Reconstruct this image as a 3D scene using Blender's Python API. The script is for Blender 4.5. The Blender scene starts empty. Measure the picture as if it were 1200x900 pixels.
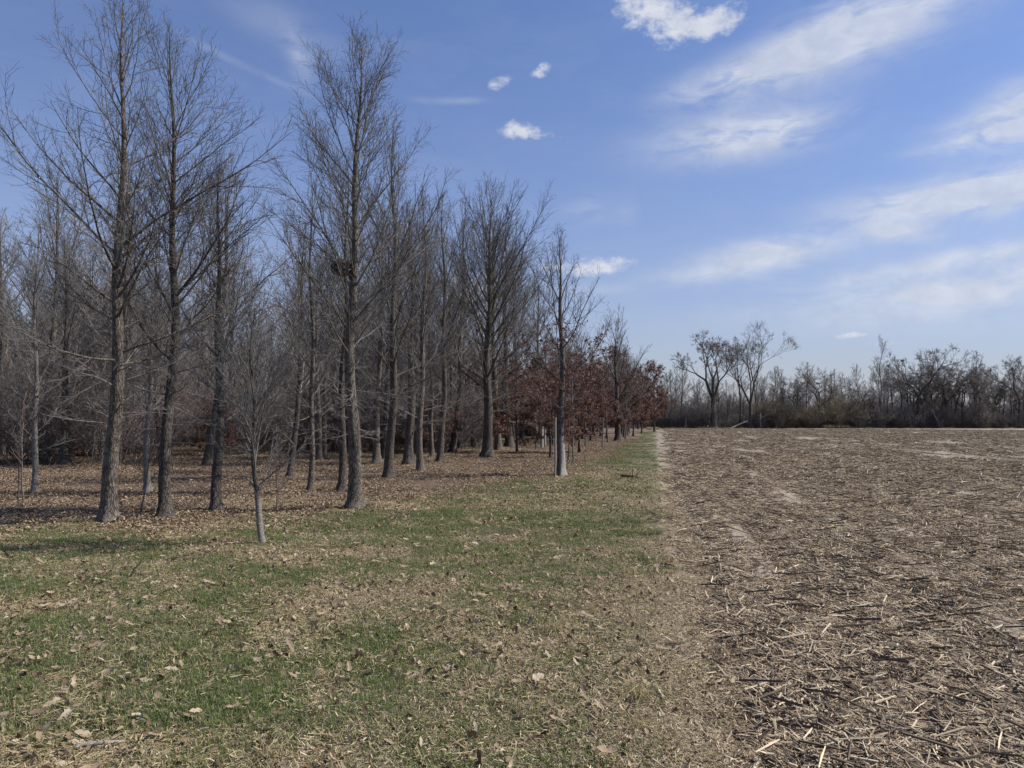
import bpy, math, random
import numpy as np
from mathutils import Vector, Matrix, Euler

# ------------------------------------------------------------------ scene, camera, light
S = bpy.context.scene
random.seed(7)
RNG = np.random.default_rng(7)
COL = S.collection

EYE = 1.6
FOC = 873.0                     # focal length in photo pixels (1200 wide)
HORIZON = 490.0
PITCH = math.atan((HORIZON - 450.0) / FOC)
cam_d = bpy.data.cameras.new('camera')
cam = bpy.data.objects.new('camera', cam_d)
COL.objects.link(cam)
cam.location = (0, 0, EYE)
cam.rotation_euler = (math.pi / 2 + PITCH, 0, 0)
cam_d.sensor_width = 36.0
cam_d.lens = 36.0 * FOC / 1200.0
cam_d.clip_start = 0.05
cam_d.clip_end = 12000
S.camera = cam

SUN_AZ = math.radians(84)       # clockwise from +Y
SUN_EL = math.radians(46)
SUN_STRENGTH = 5.0
SKY_STRENGTH = 0.10
S.view_settings.view_transform = 'Standard'
S.view_settings.look = 'None'
S.view_settings.exposure = 0.5
S.view_settings.gamma = 1.0
S.cycles.max_bounces = 5
S.cycles.diffuse_bounces = 3
S.cycles.glossy_bounces = 1
S.cycles.transmission_bounces = 2
S.cycles.transparent_max_bounces = 4

sd = bpy.data.lights.new('sun', 'SUN')
sun = bpy.data.objects.new('sun', sd)
COL.objects.link(sun)
sd.energy = SUN_STRENGTH
sd.angle = math.radians(0.53)
sd.color = (1.0, 0.95, 0.865)
sdir = Vector((math.cos(SUN_EL) * math.sin(SUN_AZ), math.cos(SUN_EL) * math.cos(SUN_AZ), math.sin(SUN_EL)))
sun.rotation_euler = sdir.to_track_quat('Z', 'Y').to_euler()
sun.location = sdir * 60


def ray(px, py):
    dx = (px - 600.0) / FOC
    dy = (450.0 - py) / FOC
    c, s = math.cos(PITCH), math.sin(PITCH)
    return Vector((dx, c - dy * s, s + dy * c))


def at(px, py, z=0.0):
    r = ray(px, py)
    t = (z - EYE) / r.z
    return r.x * t, r.y * t


# ---- node helper
class NT:
    def __init__(self, tree):
        self.t = tree
        self.n = tree.nodes
        self.l = tree.links

    def new(self, typ, **kw):
        n = self.n.new(typ)
        for k, v in kw.items():
            setattr(n, k, v)
        return n

    def link(self, a, b):
        self.l.new(a, b)

    def put(self, sock, v):
        if hasattr(v, 'is_output'):
            self.l.new(v, sock)
        elif v is not None:
            sock.default_value = v

    def m(self, op, a, b=None, c=None, clamp=False):
        n = self.new('ShaderNodeMath', operation=op, use_clamp=clamp)
        self.put(n.inputs[0], a)
        if b is not None: self.put(n.inputs[1], b)
        if c is not None: self.put(n.inputs[2], c)
        return n.outputs[0]

    def vm(self, op, a, b=None):
        n = self.new('ShaderNodeVectorMath', operation=op)
        self.put(n.inputs[0], a)
        if b is not None: self.put(n.inputs[1], b)
        return n.outputs[0]

    def mix(self, f, a, b, blend='MIX'):
        n = self.new('ShaderNodeMix', data_type='RGBA', blend_type=blend)
        n.clamp_factor = True
        self.put(n.inputs[0], f)
        self.put(n.inputs[6], a if hasattr(a, 'is_output') else (*a, 1.0))
        self.put(n.inputs[7], b if hasattr(b, 'is_output') else (*b, 1.0))
        return n.outputs[2]

    def ss(self, v, lo, hi):
        n = self.new('ShaderNodeMapRange', interpolation_type='SMOOTHSTEP')
        self.put(n.inputs[0], v)
        n.inputs[1].default_value = lo
        n.inputs[2].default_value = hi
        return n.outputs[0]

    def noise(self, vec, scale, detail=4.0, rough=0.55, dist=0.0, out=0):
        n = self.new('ShaderNodeTexNoise')
        if vec is not None: self.put(n.inputs['Vector'], vec)
        n.inputs['Scale'].default_value = scale
        n.inputs['Detail'].default_value = detail
        n.inputs['Roughness'].default_value = rough
        n.inputs['Distortion'].default_value = dist
        return n.outputs[out]

    def mapping(self, vec, scale=(1, 1, 1), loc=(0, 0, 0), rot=(0, 0, 0)):
        n = self.new('ShaderNodeMapping')
        self.put(n.inputs[0], vec)
        n.inputs['Location'].default_value = loc
        n.inputs['Rotation'].default_value = rot
        n.inputs['Scale'].default_value = scale
        return n.outputs[0]


# ------------------------------------------------------------------ sky
world = bpy.data.worlds.new('World')
S.world = world
world.use_nodes = True
world.node_tree.nodes.clear()
W = NT(world.node_tree)
sky = W.new('ShaderNodeTexSky', sky_type='NISHITA')
sky.sun_disc = False
sky.sun_elevation = SUN_EL
sky.sun_rotation = SUN_AZ
sky.altitude = 200
sky.air_density = 1.0
sky.dust_density = 0.8
sky.ozone_density = 3.0
tc = W.new('ShaderNodeTexCoord')
gen = tc.outputs['Generated']
sx = W.new('ShaderNodeSeparateXYZ')
W.link(gen, sx.inputs[0])
az = W.m('ARCTAN2', sx.outputs[0], sx.outputs[1])
el = W.m('ARCSINE', sx.outputs[2])
cxy = W.new('ShaderNodeCombineXYZ')
W.link(az, cxy.inputs[0]); W.link(el, cxy.inputs[1])
ae = cxy.outputs[0]
# projection on a high plane for the thin streaks
zz = W.m('ADD', W.m('MAXIMUM', sx.outputs[2], 0.0), 0.12)
pl = W.new('ShaderNodeCombineXYZ')
W.link(W.m('DIVIDE', sx.outputs[0], zz), pl.inputs[0])
W.link(W.m('DIVIDE', sx.outputs[1], zz), pl.inputs[1])
plane = pl.outputs[0]


def blob(px, py, a, b, tilt=0.0, amp=1.0):
    r = ray(px, py).normalized()
    a0, e0 = math.atan2(r.x, r.y), math.asin(r.z)
    u = W.m('SUBTRACT', az, a0)
    v = W.m('SUBTRACT', el, e0)
    c, s = math.cos(math.radians(tilt)), math.sin(math.radians(tilt))
    uu = W.m('ADD', W.m('MULTIPLY', u, c * FOC / a), W.m('MULTIPLY', v, s * FOC / a))
    vv = W.m('ADD', W.m('MULTIPLY', u, -s * FOC / b), W.m('MULTIPLY', v, c * FOC / b))
    q = W.m('ADD', W.m('MULTIPLY', uu, uu), W.m('MULTIPLY', vv, vv))
    return W.m('MULTIPLY', W.m('EXPONENT', W.m('MULTIPLY', q, -1.0)), amp)


def total(lst):
    o = lst[0]
    for k in lst[1:]:
        o = W.m('ADD', o, k)
    return o


CIRRUS = [(1040, 18, 95, 34, 12, 1.1), (940, 62, 80, 26, 14, 1.0), (840, 98, 62, 18, 10, .8), (868, 160, 92, 24, 3, 1.25), (925, 150, 30, 16, 10, .5),
          (1172, 148, 52, 20, 4, 1.1), (1200, 108, 34, 16, 6, .7), (1120, 170, 44, 7, 2, .6), (1085, 236, 88, 18, 0, 1.15), (1185, 222, 55, 20, 0, 1.2),
          (1045, 270, 40, 11, -10, 1.0), (905, 294, 72, 15, 4, 1.15), (862, 318, 60, 11, 2, .6), (1150, 298, 70, 9, 6, .8), (1010, 326, 30, 8, 0, .6),
          (1120, 345, 150, 24, 3, .75), (1120, 330, 240, 46, 2, .3), (800, 325, 50, 9, 0, .4), (540, 118, 30, 4, 2, .32), (495, 117, 16, 4, 0, .2), (690, 245, 30, 18, 0, .35), (735, 250, 14, 22, 0, .2),
          (352, 68, 14, 22, 20, .45), (1400, 150, 120, 40, 8, .8), (1370, 300, 120, 25, 4, .8),
          (330, 30, 70, 20, -15, .25), (275, 72, 90, 4, -16, .2), (690, 340, 60, 8, 0, .3)]
CUMULUS = [(752, 6, 30, 18, 0, 1.0), (785, 20, 26, 16, 0, .95), (815, 33, 34, 15, 8, 1.0), (848, 22, 22, 13, 20, .9), (637, 80, 8, 6, 20, .75), (630, 87, 9, 4, 0, .6), (588, 96, 14, 6, 8, .52), (580, 101, 9, 5, 0, .45),
           (598, 150, 12, 9, 10, .75), (612, 153, 18, 7, 0, .75), (628, 158, 28, 5, -3, .62), (703, 313, 36, 10, 2, 1.0), (655, 312, 26, 9, 0, .6),
           (548, 342, 34, 26, 0, .8), (996, 393, 15, 4, 0, .75), (1030, 402, 30, 3, 0, .4)]
cm = total([blob(*k) for k in CIRRUS])
cu = total([blob(*k) for k in CUMULUS])
# streak noise: warped, stretched along the wind
warp = W.vm('ADD', W.mapping(ae, (1, 4.2, 1), rot=(0, 0, math.radians(-9))),
            W.vm('SCALE', W.vm('SUBTRACT', W.noise(ae, 5.0, 4, .6, 0, 1), (.5, .5, .5))))
for n in W.n:
    if n.bl_idname == 'ShaderNodeVectorMath' and n.operation == 'SCALE':
        n.inputs['Scale'].default_value = 0.22
n1 = W.noise(warp, 6.0, 9, .62, .5)
n2 = W.noise(W.mapping(ae, (1, 1.6, 1)), 22.0, 7, .6, .3)
n4 = W.noise(W.mapping(ae, (1, 1.5, 1), (3, 1, 0)), 60.0, 6, .65, .2)
n3 = W.noise(W.mapping(plane, (.5, 1.0, 1), rot=(0, 0, .5)), 1.3, 8, .6, .6)
# thin cloud elsewhere round the sky, kept clear of the part seen between the placed clouds
behind = W.ss(W.m('ABSOLUTE', az), 0.75, 1.15)
gencl = W.m('MULTIPLY', W.m('MULTIPLY', W.ss(n3, .5, .75), behind), 0.6)
ci_f = W.m('MULTIPLY', cm, W.ss(n1, .22, .60))
ci_f = W.m('MULTIPLY', W.m('MINIMUM', ci_f, 1.0), 0.74)
cu_f = W.ss(W.m('ADD', cu, W.m('ADD', W.m('MULTIPLY', W.m('SUBTRACT', n2, .5), 2.2), W.m('MULTIPLY', W.m('SUBTRACT', n4, .5), 2.0))), .05, 1.3)
cu_f = W.m('MULTIPLY', W.m('MULTIPLY', cu_f, W.ss(cu, .05, .35)), .92)
veil = W.m('MULTIPLY', W.ss(n1, .35, .8), 0.06)
cov = W.m('MAXIMUM', W.m('MAXIMUM', ci_f, cu_f), W.m('MAXIMUM', gencl, veil))
cov = W.m('MULTIPLY', cov, W.ss(el, -0.02, 0.06))
skyc = W.mix(1.0, sky.outputs[0], (0.62, 0.76, 1.02), 'MULTIPLY')
# moist air low over the horizon
lowhaze = W.m('MULTIPLY', W.m('EXPONENT', W.m('MULTIPLY', W.m('MAXIMUM', el, 0.0), -4.6)), 0.86)
skyc = W.mix(lowhaze, skyc, (3.55, 3.42, 3.62))
cloudc = W.mix(W.ss(n2, .3, .7), (4.2, 4.5, 5.2), (5.3, 5.5, 6.0))
skyc = W.mix(cov, skyc, cloudc)
bg = W.new('ShaderNodeBackground')
W.link(skyc, bg.inputs[0])
bg.inputs[1].default_value = SKY_STRENGTH
wo = W.new('ShaderNodeOutputWorld')
W.link(bg.outputs[0], wo.inputs[0])


# ------------------------------------------------------------------ numpy noise and terrain
def _hash(ix, iy, seed):
    h = (ix.astype(np.int64) * 374761393 + iy.astype(np.int64) * 668265263 + seed * 1442695041) & 0x7fffffff
    h = ((h ^ (h >> 13)) * 1274126177) & 0x7fffffff
    h = h ^ (h >> 16)
    return (h & 0xffff) / 65535.0


def vnoise(x, y, scale, seed=0):
    x = np.asarray(x, float) * scale; y = np.asarray(y, float) * scale
    ix, iy = np.floor(x), np.floor(y)
    fx, fy = x - ix, y - iy
    fx = fx * fx * (3 - 2 * fx); fy = fy * fy * (3 - 2 * fy)
    a = _hash(ix, iy, seed); b = _hash(ix + 1, iy, seed)
    c = _hash(ix, iy + 1, seed); d = _hash(ix + 1, iy + 1, seed)
    return (a * (1 - fx) + b * fx) * (1 - fy) + (c * (1 - fx) + d * fx) * fy


def fbm(x, y, scale, oct=4, seed=0):
    o, amp, tot = 0, 1.0, 0
    for k in range(oct):
        o = o + vnoise(x, y, scale * 2 ** k, seed + 17 * k) * amp
        tot += amp; amp *= .5
    return o / tot


ROW = math.atan((768 - 600) / FOC)            # bearing of the crop rows
RC, RS = math.cos(ROW), math.sin(ROW)


def vcoord(x, y):                             # metres to the right of the field's edge line
    return x * RC - y * RS - 0.08


EDGE = [(-200, 9.5), (-7.1, 10.35), (-5.8, 10.7), (-3.9, 11.4), (-2.8, 12.2), (-2.1, 14.0), (-.8, 17.5), (1.07, 19.0),
        (2.9, 26.0), (7.5, 47.0), (17.0, 93.0), (21.0, 112.0), (60, 300)]
EX = np.array([e[0] for e in EDGE]); EY = np.array([e[1] for e in EDGE])


def litter_mask(x, y):
    e = np.interp(x, EX, EY)
    s = (y - e) / (0.6 + 0.05 * y) + (fbm(x, y, .55, 3, 5) - .5) * 3.0
    return np.clip(s * .5 + .5, 0, 1)


def field_mask(x, y):
    v = vcoord(x, y) + (fbm(x, y, .9, 3, 9) - .5) * .4
    m = np.clip((v + .10) / .2, 0, 1)
    return m * np.clip((119.5 - y) / 1.0, 0, 1)


def gh(x, y):
    x = np.asarray(x, float); y = np.asarray(y, float)
    d = np.hypot(x, y)
    near = np.clip(1.4 - d / 45.0, 0, 1)
    h = (fbm(x, y, .35, 3, 1) - .5) * .11 + (fbm(x, y, 3.0, 2, 2) - .5) * .035
    v = vcoord(x, y)
    f = np.clip((v - .4) / .5, 0, 1)
    h = h + f * (np.sin(v * 2 * math.pi / .76) * .018 + (fbm(x, y, 7.0, 2, 3) - .5) * .04)
    h = h - np.exp(-((v - .35) / .28) ** 2) * .05          # wheel rut along the edge
    h = h + np.exp(-((v + .15) / .25) ** 2) * .03
    mx, my = MOUND
    h = h + np.exp(-(((x - mx) / .42) ** 2 + ((y - my) / .26) ** 2)) * .05
    return h * near


MOUND = at(500, 686)


def gz(x, y):
    return float(gh(x, y))


# ------------------------------------------------------------------ mesh helpers
def mesh_from(name, V, F, smooth=True, mats=(), attrs=None):
    """V (n,3); F (m,k) int array, quads or triangles."""
    me = bpy.data.meshes.new(name)
    V = np.ascontiguousarray(V, dtype=np.float32); F = np.ascontiguousarray(F, dtype=np.int32)
    m, k = F.shape
    me.vertices.add(len(V)); me.vertices.foreach_set('co', V.ravel())
    me.loops.add(m * k); me.loops.foreach_set('vertex_index', F.ravel())
    me.polygons.add(m)
    me.polygons.foreach_set('loop_start', np.arange(0, m * k, k, dtype=np.int32))
    me.polygons.foreach_set('loop_total', np.full(m, k, dtype=np.int32))
    me.polygons.foreach_set('use_smooth', np.full(m, smooth, dtype=bool))
    if attrs:
        for an, arr in attrs.items():
            a = me.attributes.new(an, 'FLOAT', 'POINT')
            a.data.foreach_set('value', np.ascontiguousarray(arr, dtype=np.float32))
    me.update(calc_edges=True)
    for mt in mats:
        me.materials.append(mt)
    return me


class Geo:
    def __init__(self):
        self.V, self.F, self.n = [], [], 0

    def add(self, V, F):
        if len(V) == 0: return
        F = np.asarray(F)
        if F.shape[1] == 3:
            F = np.concatenate([F, F[:, :1] * 0 - 1 - self.n], 1)
            self.F.append(F + self.n)
        else:
            self.F.append(F + self.n)
        self.V.append(np.asarray(V, float)); self.n += len(V)

    def mesh(self, name, mat, smooth=True):
        V = np.concatenate(self.V); F = np.concatenate(self.F)
        if (F[:, 3] < 0).any():
            me = bpy.data.meshes.new(name)
            me.from_pydata(V.tolist(), [], [[int(i) for i in f if i >= 0] for f in F])
            me.polygons.foreach_set('use_smooth', np.full(len(me.polygons), smooth, dtype=bool))
            me.materials.append(mat)
            return me
        return mesh_from(name, V, F, smooth, [mat])


def tubes(P, R, S_, cap=False):
    """P (N,K,3), R (N,K) -> verts, quads for N tubes."""
    N, K, _ = P.shape
    if N == 0: return np.zeros((0, 3)), np.zeros((0, 4), int)
    T = np.empty_like(P)
    T[:, 1:-1] = P[:, 2:] - P[:, :-2]
    T[:, 0] = P[:, 1] - P[:, 0]; T[:, -1] = P[:, -1] - P[:, -2]
    T /= np.linalg.norm(T, axis=2, keepdims=True) + 1e-9
    ax = np.where(np.abs(T[:, :1, 2:3]) < .9, np.array([0, 0, 1.0]), np.array([1.0, 0, 0]))
    ax = np.repeat(ax, K, 1)
    U = np.cross(T, ax); U /= np.linalg.norm(U, axis=2, keepdims=True) + 1e-9
    Vv = np.cross(T, U)
    an = np.arange(S_) * 2 * math.pi / S_
    ring = (P[:, :, None] + R[:, :, None, None] * (np.cos(an)[None, None, :, None] * U[:, :, None] + np.sin(an)[None, None, :, None] * Vv[:, :, None]))
    V = ring.reshape(-1, 3)
    base = (np.arange(N) * K * S_)[:, None, None] + (np.arange(K - 1) * S_)[None, :, None]
    j = np.arange(S_); jn = (j + 1) % S_
    F = np.stack([base + j, base + jn, base + S_ + jn, base + S_ + j], -1).reshape(-1, 4)
    if cap and S_ == 4 or cap:
        ends = []
        b0 = (np.arange(N) * K * S_); b1 = b0 + (K - 1) * S_
        if S_ >= 4:
            for q in range(0, S_ - 2, 2):
                a, b, c, d = 0, q + 1, q + 2, min(q + 3, S_ - 1)
                if c == d: d = c; continue
                ends.append(np.stack([b1 + a, b1 + b, b1 + c, b1 + d], -1))
                ends.append(np.stack([b0 + d, b0 + c, b0 + b, b0 + a], -1))
            F = np.concatenate([F] + ends)
    return V, F


def link(name, me, parent=None, loc=(0, 0, 0), **props):
    o = bpy.data.objects.new(name, me)
    COL.objects.link(o)
    o.location = loc
    if parent is not None: o.parent = parent
    for k, v in props.items(): o[k] = v
    return o


def thing(name, label, cat, loc=(0, 0, 0), rz=0.0, group=None, sc=1.0):
    o = bpy.data.objects.new(name, None)
    COL.objects.link(o)
    o.location = loc; o.rotation_euler = (0, 0, rz); o.scale = (sc, sc, sc) if not hasattr(sc, '__len__') else sc
    o.empty_display_size = .2
    o['label'] = label; o['category'] = cat
    if group: o['group'] = group
    return o


# ------------------------------------------------------------------ materials
def mat_new(name, rough=.9):
    m = bpy.data.materials.new(name); m.use_nodes = True
    m.node_tree.nodes.clear()
    t = NT(m.node_tree)
    b = t.new('ShaderNodeBsdfPrincipled'); b.inputs['Roughness'].default_value = rough
    b.inputs['Specular IOR Level'].default_value = .25
    o = t.new('ShaderNodeOutputMaterial'); t.link(b.outputs[0], o.inputs[0])
    return m, t, b


def bark_mat(name, dark, light, patch=None, scale=1.0, moss=0.0):
    m, t, b = mat_new(name, .95)
    co = t.new('ShaderNodeTexCoord').outputs['Object']
    st = t.mapping(co, (1, 1, .22))
    v = t.new('ShaderNodeTexVoronoi', feature='DISTANCE_TO_EDGE')
    t.link(t.vm('ADD', st, t.vm('MULTIPLY', t.noise(co, 9, 3, .6, 0, 1), (.05, .05, .05))), v.inputs['Vector'])
    v.inputs['Scale'].default_value = 34 * scale
    ridg = t.ss(v.outputs['Distance'], 0.0, .16)
    n = t.noise(st, 60 * scale, 6, .65)
    big = t.noise(co, 3.5, 4, .6)
    c = t.mix(t.m('MULTIPLY', ridg, t.ss(n, .3, .7)), dark, light)
    if patch: c = t.mix(t.ss(big, .52, .66), c, patch)
    if moss: c = t.mix(t.m('MULTIPLY', t.ss(t.noise(co, 6, 3), .5, .65), moss), c, (.07, .085, .035))
    t.link(c, b.inputs['Base Color'])
    bm = t.new('ShaderNodeBump'); bm.inputs['Strength'].default_value = .9; bm.inputs['Distance'].default_value = .012
    t.link(t.m('ADD', ridg, t.m('MULTIPLY', n, .5)), bm.inputs['Height'])
    t.link(bm.outputs[0], b.inputs['Normal'])
    return m


def twig_mat(name, a, bcol):
    m, t, b = mat_new(name, .8)
    g = t.new('ShaderNodeNewGeometry')
    oi = t.new('ShaderNodeObjectInfo')
    r = g.outputs['Random Per Island']
    c = t.mix(r, a, bcol)
    c = t.mix(t.m('MULTIPLY', oi.outputs['Random'], .5), c, tuple(.5 * (x + y) * .8 for x, y in zip(a, bcol)))
    t.link(c, b.inputs['Base Color'])
    return m


M = {}
M['bark'] = bark_mat('grey_furrowed_bark', (.055, .046, .038), (.24, .205, .170), (.17, .148, .124))
M['bark_dark'] = bark_mat('dark_furrowed_bark', (.040, .034, .029), (.155, .134, .114), (.105, .092, .08))
M['bark_pale'] = bark_mat('pale_smooth_bark', (0.144, 0.130, 0.115), (0.302, 0.281, 0.256), (0.238, 0.223, 0.202), 1.4)
M['bark_young'] = bark_mat('young_tan_bark', (.13, .11, .095), (.30, .265, .23), (.24, .21, .18), 1.8)
def pale_foot(m, hi_=.75, ca=(.30, .275, .24), cb=(.38, .35, .31)):
    t = NT(m.node_tree)
    b = [n for n in t.n if n.bl_idname == 'ShaderNodeBsdfPrincipled'][0]
    src = b.inputs['Base Color'].links[0].from_socket
    co = t.new('ShaderNodeTexCoord').outputs['Object']
    sp = t.new('ShaderNodeSeparateXYZ'); t.link(co, sp.inputs[0])
    f = t.m('MULTIPLY', t.ss(t.m('ADD', sp.outputs[2], t.m('MULTIPLY', t.noise(co, 5, 4), -.9)), hi_, hi_ - .3), t.ss(sp.outputs[0], -.06, .04))
    t.link(t.mix(f, src, t.mix(t.noise(co, 18, 4), ca, cb)), b.inputs['Base Color'])
    return m


M['bark_sapling'] = pale_foot(bark_mat('young_bark_with_grey_foot', (.06, .052, .045), (.17, .15, .13), (.12, .108, .095), 1.8), .25, (.17, .15, .13), (.33, .30, .265))
M['bark_patched'] = pale_foot(bark_mat('dark_bark_with_whitish_foot', (.05, .044, .04), (.17, .15, .135), (.13, .115, .10)))
M['twig'] = twig_mat('grey_twig_bark', (.072, .067, .063), (.182, .170, .160))
M['twig_pale'] = twig_mat('pale_tan_twig_bark', (.17, .145, .125), (.33, .29, .25))
M['twig_red'] = twig_mat('reddish_twig_bark', (.11, .076, .068), (.22, .165, .148))
M['twig_far'] = twig_mat('brown_grey_far_twigs', (.13, .113, .100), (.245, .217, .192))


def leaf_mat(name, cols, trans=.25):
    m, t, b = mat_new(name, .75)
    g = t.new('ShaderNodeNewGeometry')
    cr = t.new('ShaderNodeValToRGB')
    t.link(g.outputs['Random Per Island'], cr.inputs[0])
    e = cr.color_ramp.elements
    while len(e) > 1: e.remove(e[-1])
    e[0].position = 0; e[0].color = (*cols[0], 1)
    for i, c in enumerate(cols[1:], 1):
        x = e.new(i / (len(cols) - 1)); x.color = (*c, 1)
    n = t.noise(g.outputs['Position'], 40, 3, .6)
    c = t.mix(1.0, cr.outputs[0], t.mix(n, (.72, .72, .72), (1.25, 1.25, 1.25)), 'MULTIPLY')
    t.link(c, b.inputs['Base Color'])
    if trans:
        tr = t.new('ShaderNodeBsdfTranslucent'); t.link(c, tr.inputs[0])
        ms = t.new('ShaderNodeMixShader'); ms.inputs[0].default_value = trans
        t.link(b.outputs[0], ms.inputs[1]); t.link(tr.outputs[0], ms.inputs[2])
        t.link(ms.outputs[0], [k for k in t.n if k.bl_idname == 'ShaderNodeOutputMaterial'][0].inputs[0])
    return m


M['russet'] = leaf_mat('russet_oak_leaves', [(0.069, 0.037, 0.032), (0.110, 0.058, 0.046), (0.155, 0.086, 0.068), (0.244, 0.160, 0.127)], .35)
M['litter'] = leaf_mat('brown_leaf_litter', [(0.081, 0.050, 0.031), (0.155, 0.103, 0.061), (0.220, 0.157, 0.101), (0.293, 0.219, 0.148), (0.374, 0.302, 0.216)], .12)
M['husk'] = leaf_mat('pale_corn_husk', [(0.201, 0.159, 0.104), (0.309, 0.257, 0.175), (0.402, 0.348, 0.249), (0.479, 0.434, 0.329)], .15)
M['stover'] = leaf_mat('corn_residue', [(0.123, 0.089, 0.059), (0.218, 0.161, 0.108), (0.318, 0.244, 0.164), (0.420, 0.332, 0.227), (0.608, 0.495, 0.338)], .08)
M['stalk'] = leaf_mat('corn_stalk_rind', [(0.230, 0.185, 0.127), (0.368, 0.308, 0.216), (0.506, 0.437, 0.314)], 0)
M['stalk_dark'] = leaf_mat('weathered_dark_stalk', [(0.078, 0.057, 0.040), (0.134, 0.100, 0.070)], 0)
M['dry_grass'] = leaf_mat('dry_grass_blades', [(0.252, 0.204, 0.106), (0.347, 0.286, 0.153), (0.441, 0.377, 0.221)], .25)


def grass_mat():
    m, t, b = mat_new('grass_blades', .7)
    g = t.new('ShaderNodeNewGeometry')
    pos = g.outputs['Position']
    isl = g.outputs['Random Per Island']
    big = t.noise(t.mapping(pos, (1, .7, 0)), .75, 4, .6)
    big2 = t.noise(t.mapping(pos, (1, 1, 0), (7, 3, 0)), 2.3, 3, .6)
    green = t.mix(isl, (.074, .110, .028), (.150, .195, .060))
    dry = t.mix(t.m('FRACT', t.m('MULTIPLY', isl, 7.3)), (.19, .157, .098), (.42, .365, .25))
    frac = t.m('ADD', t.ss(t.m('ADD', t.m('MULTIPLY', big, .65), t.m('MULTIPLY', big2, .35)), .37, .55), 0.0)
    frac = t.m('ADD', t.m('MULTIPLY', frac, .42), .40)
    isgreen = t.m('LESS_THAN', t.m('FRACT', t.m('MULTIPLY', isl, 31.7)), frac)
    c = t.mix(isgreen, dry, green)
    t.link(c, b.inputs['Base Color'])
    tr = t.new('ShaderNodeBsdfTranslucent'); t.link(c, tr.inputs[0])
    ms = t.new('ShaderNodeMixShader'); ms.inputs[0].default_value = .3
    t.link(b.outputs[0], ms.inputs[1]); t.link(tr.outputs[0], ms.inputs[2])
    t.link(ms.outputs[0], [k for k in t.n if k.bl_idname == 'ShaderNodeOutputMaterial'][0].inputs[0])
    return m


M['grass'] = grass_mat()


def ground_mat():
    m, t, b = mat_new('earth_grass_and_litter_ground', .97)
    g = t.new('ShaderNodeNewGeometry'); pos = g.outputs['Position']
    fa = t.new('ShaderNodeAttribute'); fa.attribute_name = 'field'
    la = t.new('ShaderNodeAttribute'); la.attribute_name = 'litter'
    big = t.noise(t.mapping(pos, (1, .7, 0)), .75, 4, .6)
    big2 = t.noise(t.mapping(pos, (1, 1, 0), (7, 3, 0)), 2.3, 3, .6)
    fine = t.noise(pos, 38, 6, .7)
    fine2 = t.noise(pos, 9, 5, .65)
    gr = t.ss(t.m('ADD', t.m('MULTIPLY', big, .65), t.m('MULTIPLY', big2, .35)), .37, .55)
    turf = t.mix(gr, t.mix(fine, (.13, .105, .068), (.26, .22, .15)), t.mix(fine, (.060, .065, .030), (.13, .13, .065)))
    leaf = t.mix(t.ss(fine, .3, .7), (.065, .045, .035), (.185, .138, .106))
    leaf = t.mix(t.ss(fine2, .35, .65), leaf, t.mix(fine, (.10, .072, .054), (.17, .125, .095)))
    soil = t.mix(t.ss(fine2, .3, .7), (.20, .162, .124), (.39, .325, .252))
    # residue too far away to tell apart keeps its speckle
    vo = t.new('ShaderNodeTexVoronoi'); t.link(t.mapping(pos, (1, .8, 1)), vo.inputs['Vector']); vo.inputs['Scale'].default_value = 5
    sp = t.ss(t.noise(pos, 3.0, 6, .75), .35, .65)
    far = t.mix(sp, (.14, .114, .09), (.33, .278, .218))
    rv = t.new('ShaderNodeVectorRotate'); rv.rotation_type = 'Z_AXIS'; t.link(pos, rv.inputs['Vector']); rv.inputs['Angle'].default_value = ROW
    rowc = t.mapping(rv.outputs[0], (2.0, .10, 1))
    stre = t.ss(t.noise(rowc, 1.0, 5, .6), .38, .66)
    soil = t.mix(t.m('MULTIPLY', stre, .3), soil, (.30, .252, .2))
    dist = t.vm('LENGTH', pos)
    dn = [k for k in t.n if k.bl_idname == 'ShaderNodeVectorMath' and k.operation == 'LENGTH'][-1].outputs['Value']
    soil = t.mix(t.ss(dn, 12, 40), soil, far)
    c = t.mix(la.outputs['Fac'], turf, leaf)
    c = t.mix(fa.outputs['Fac'], c, soil)
    c = t.mix(1.0, c, t.mix(t.noise(pos, .25, 4, .6), (.82, .82, .82), (1.15, 1.15, 1.15)), 'MULTIPLY')
    t.link(c, b.inputs['Base Color'])
    bm = t.new('ShaderNodeBump'); bm.inputs['Strength'].default_value = 1.0; bm.inputs['Distance'].default_value = .03
    t.link(t.m('ADD', fine, t.m('MULTIPLY', fine2, 1.2)), bm.inputs['Height'])
    t.link(bm.outputs[0], b.inputs['Normal'])
    return m


M['ground'] = ground_mat()


# ------------------------------------------------------------------ ground sheets
def axis(lo, hi, c, step, grow):
    out = [c]; p = c
    while p < hi:
        p += max(step, abs(p - c) * grow); out.append(p)
    p = c
    while p > lo:
        p -= max(step, abs(p - c) * grow); out.append(p)
    return np.array(sorted(out))


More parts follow.
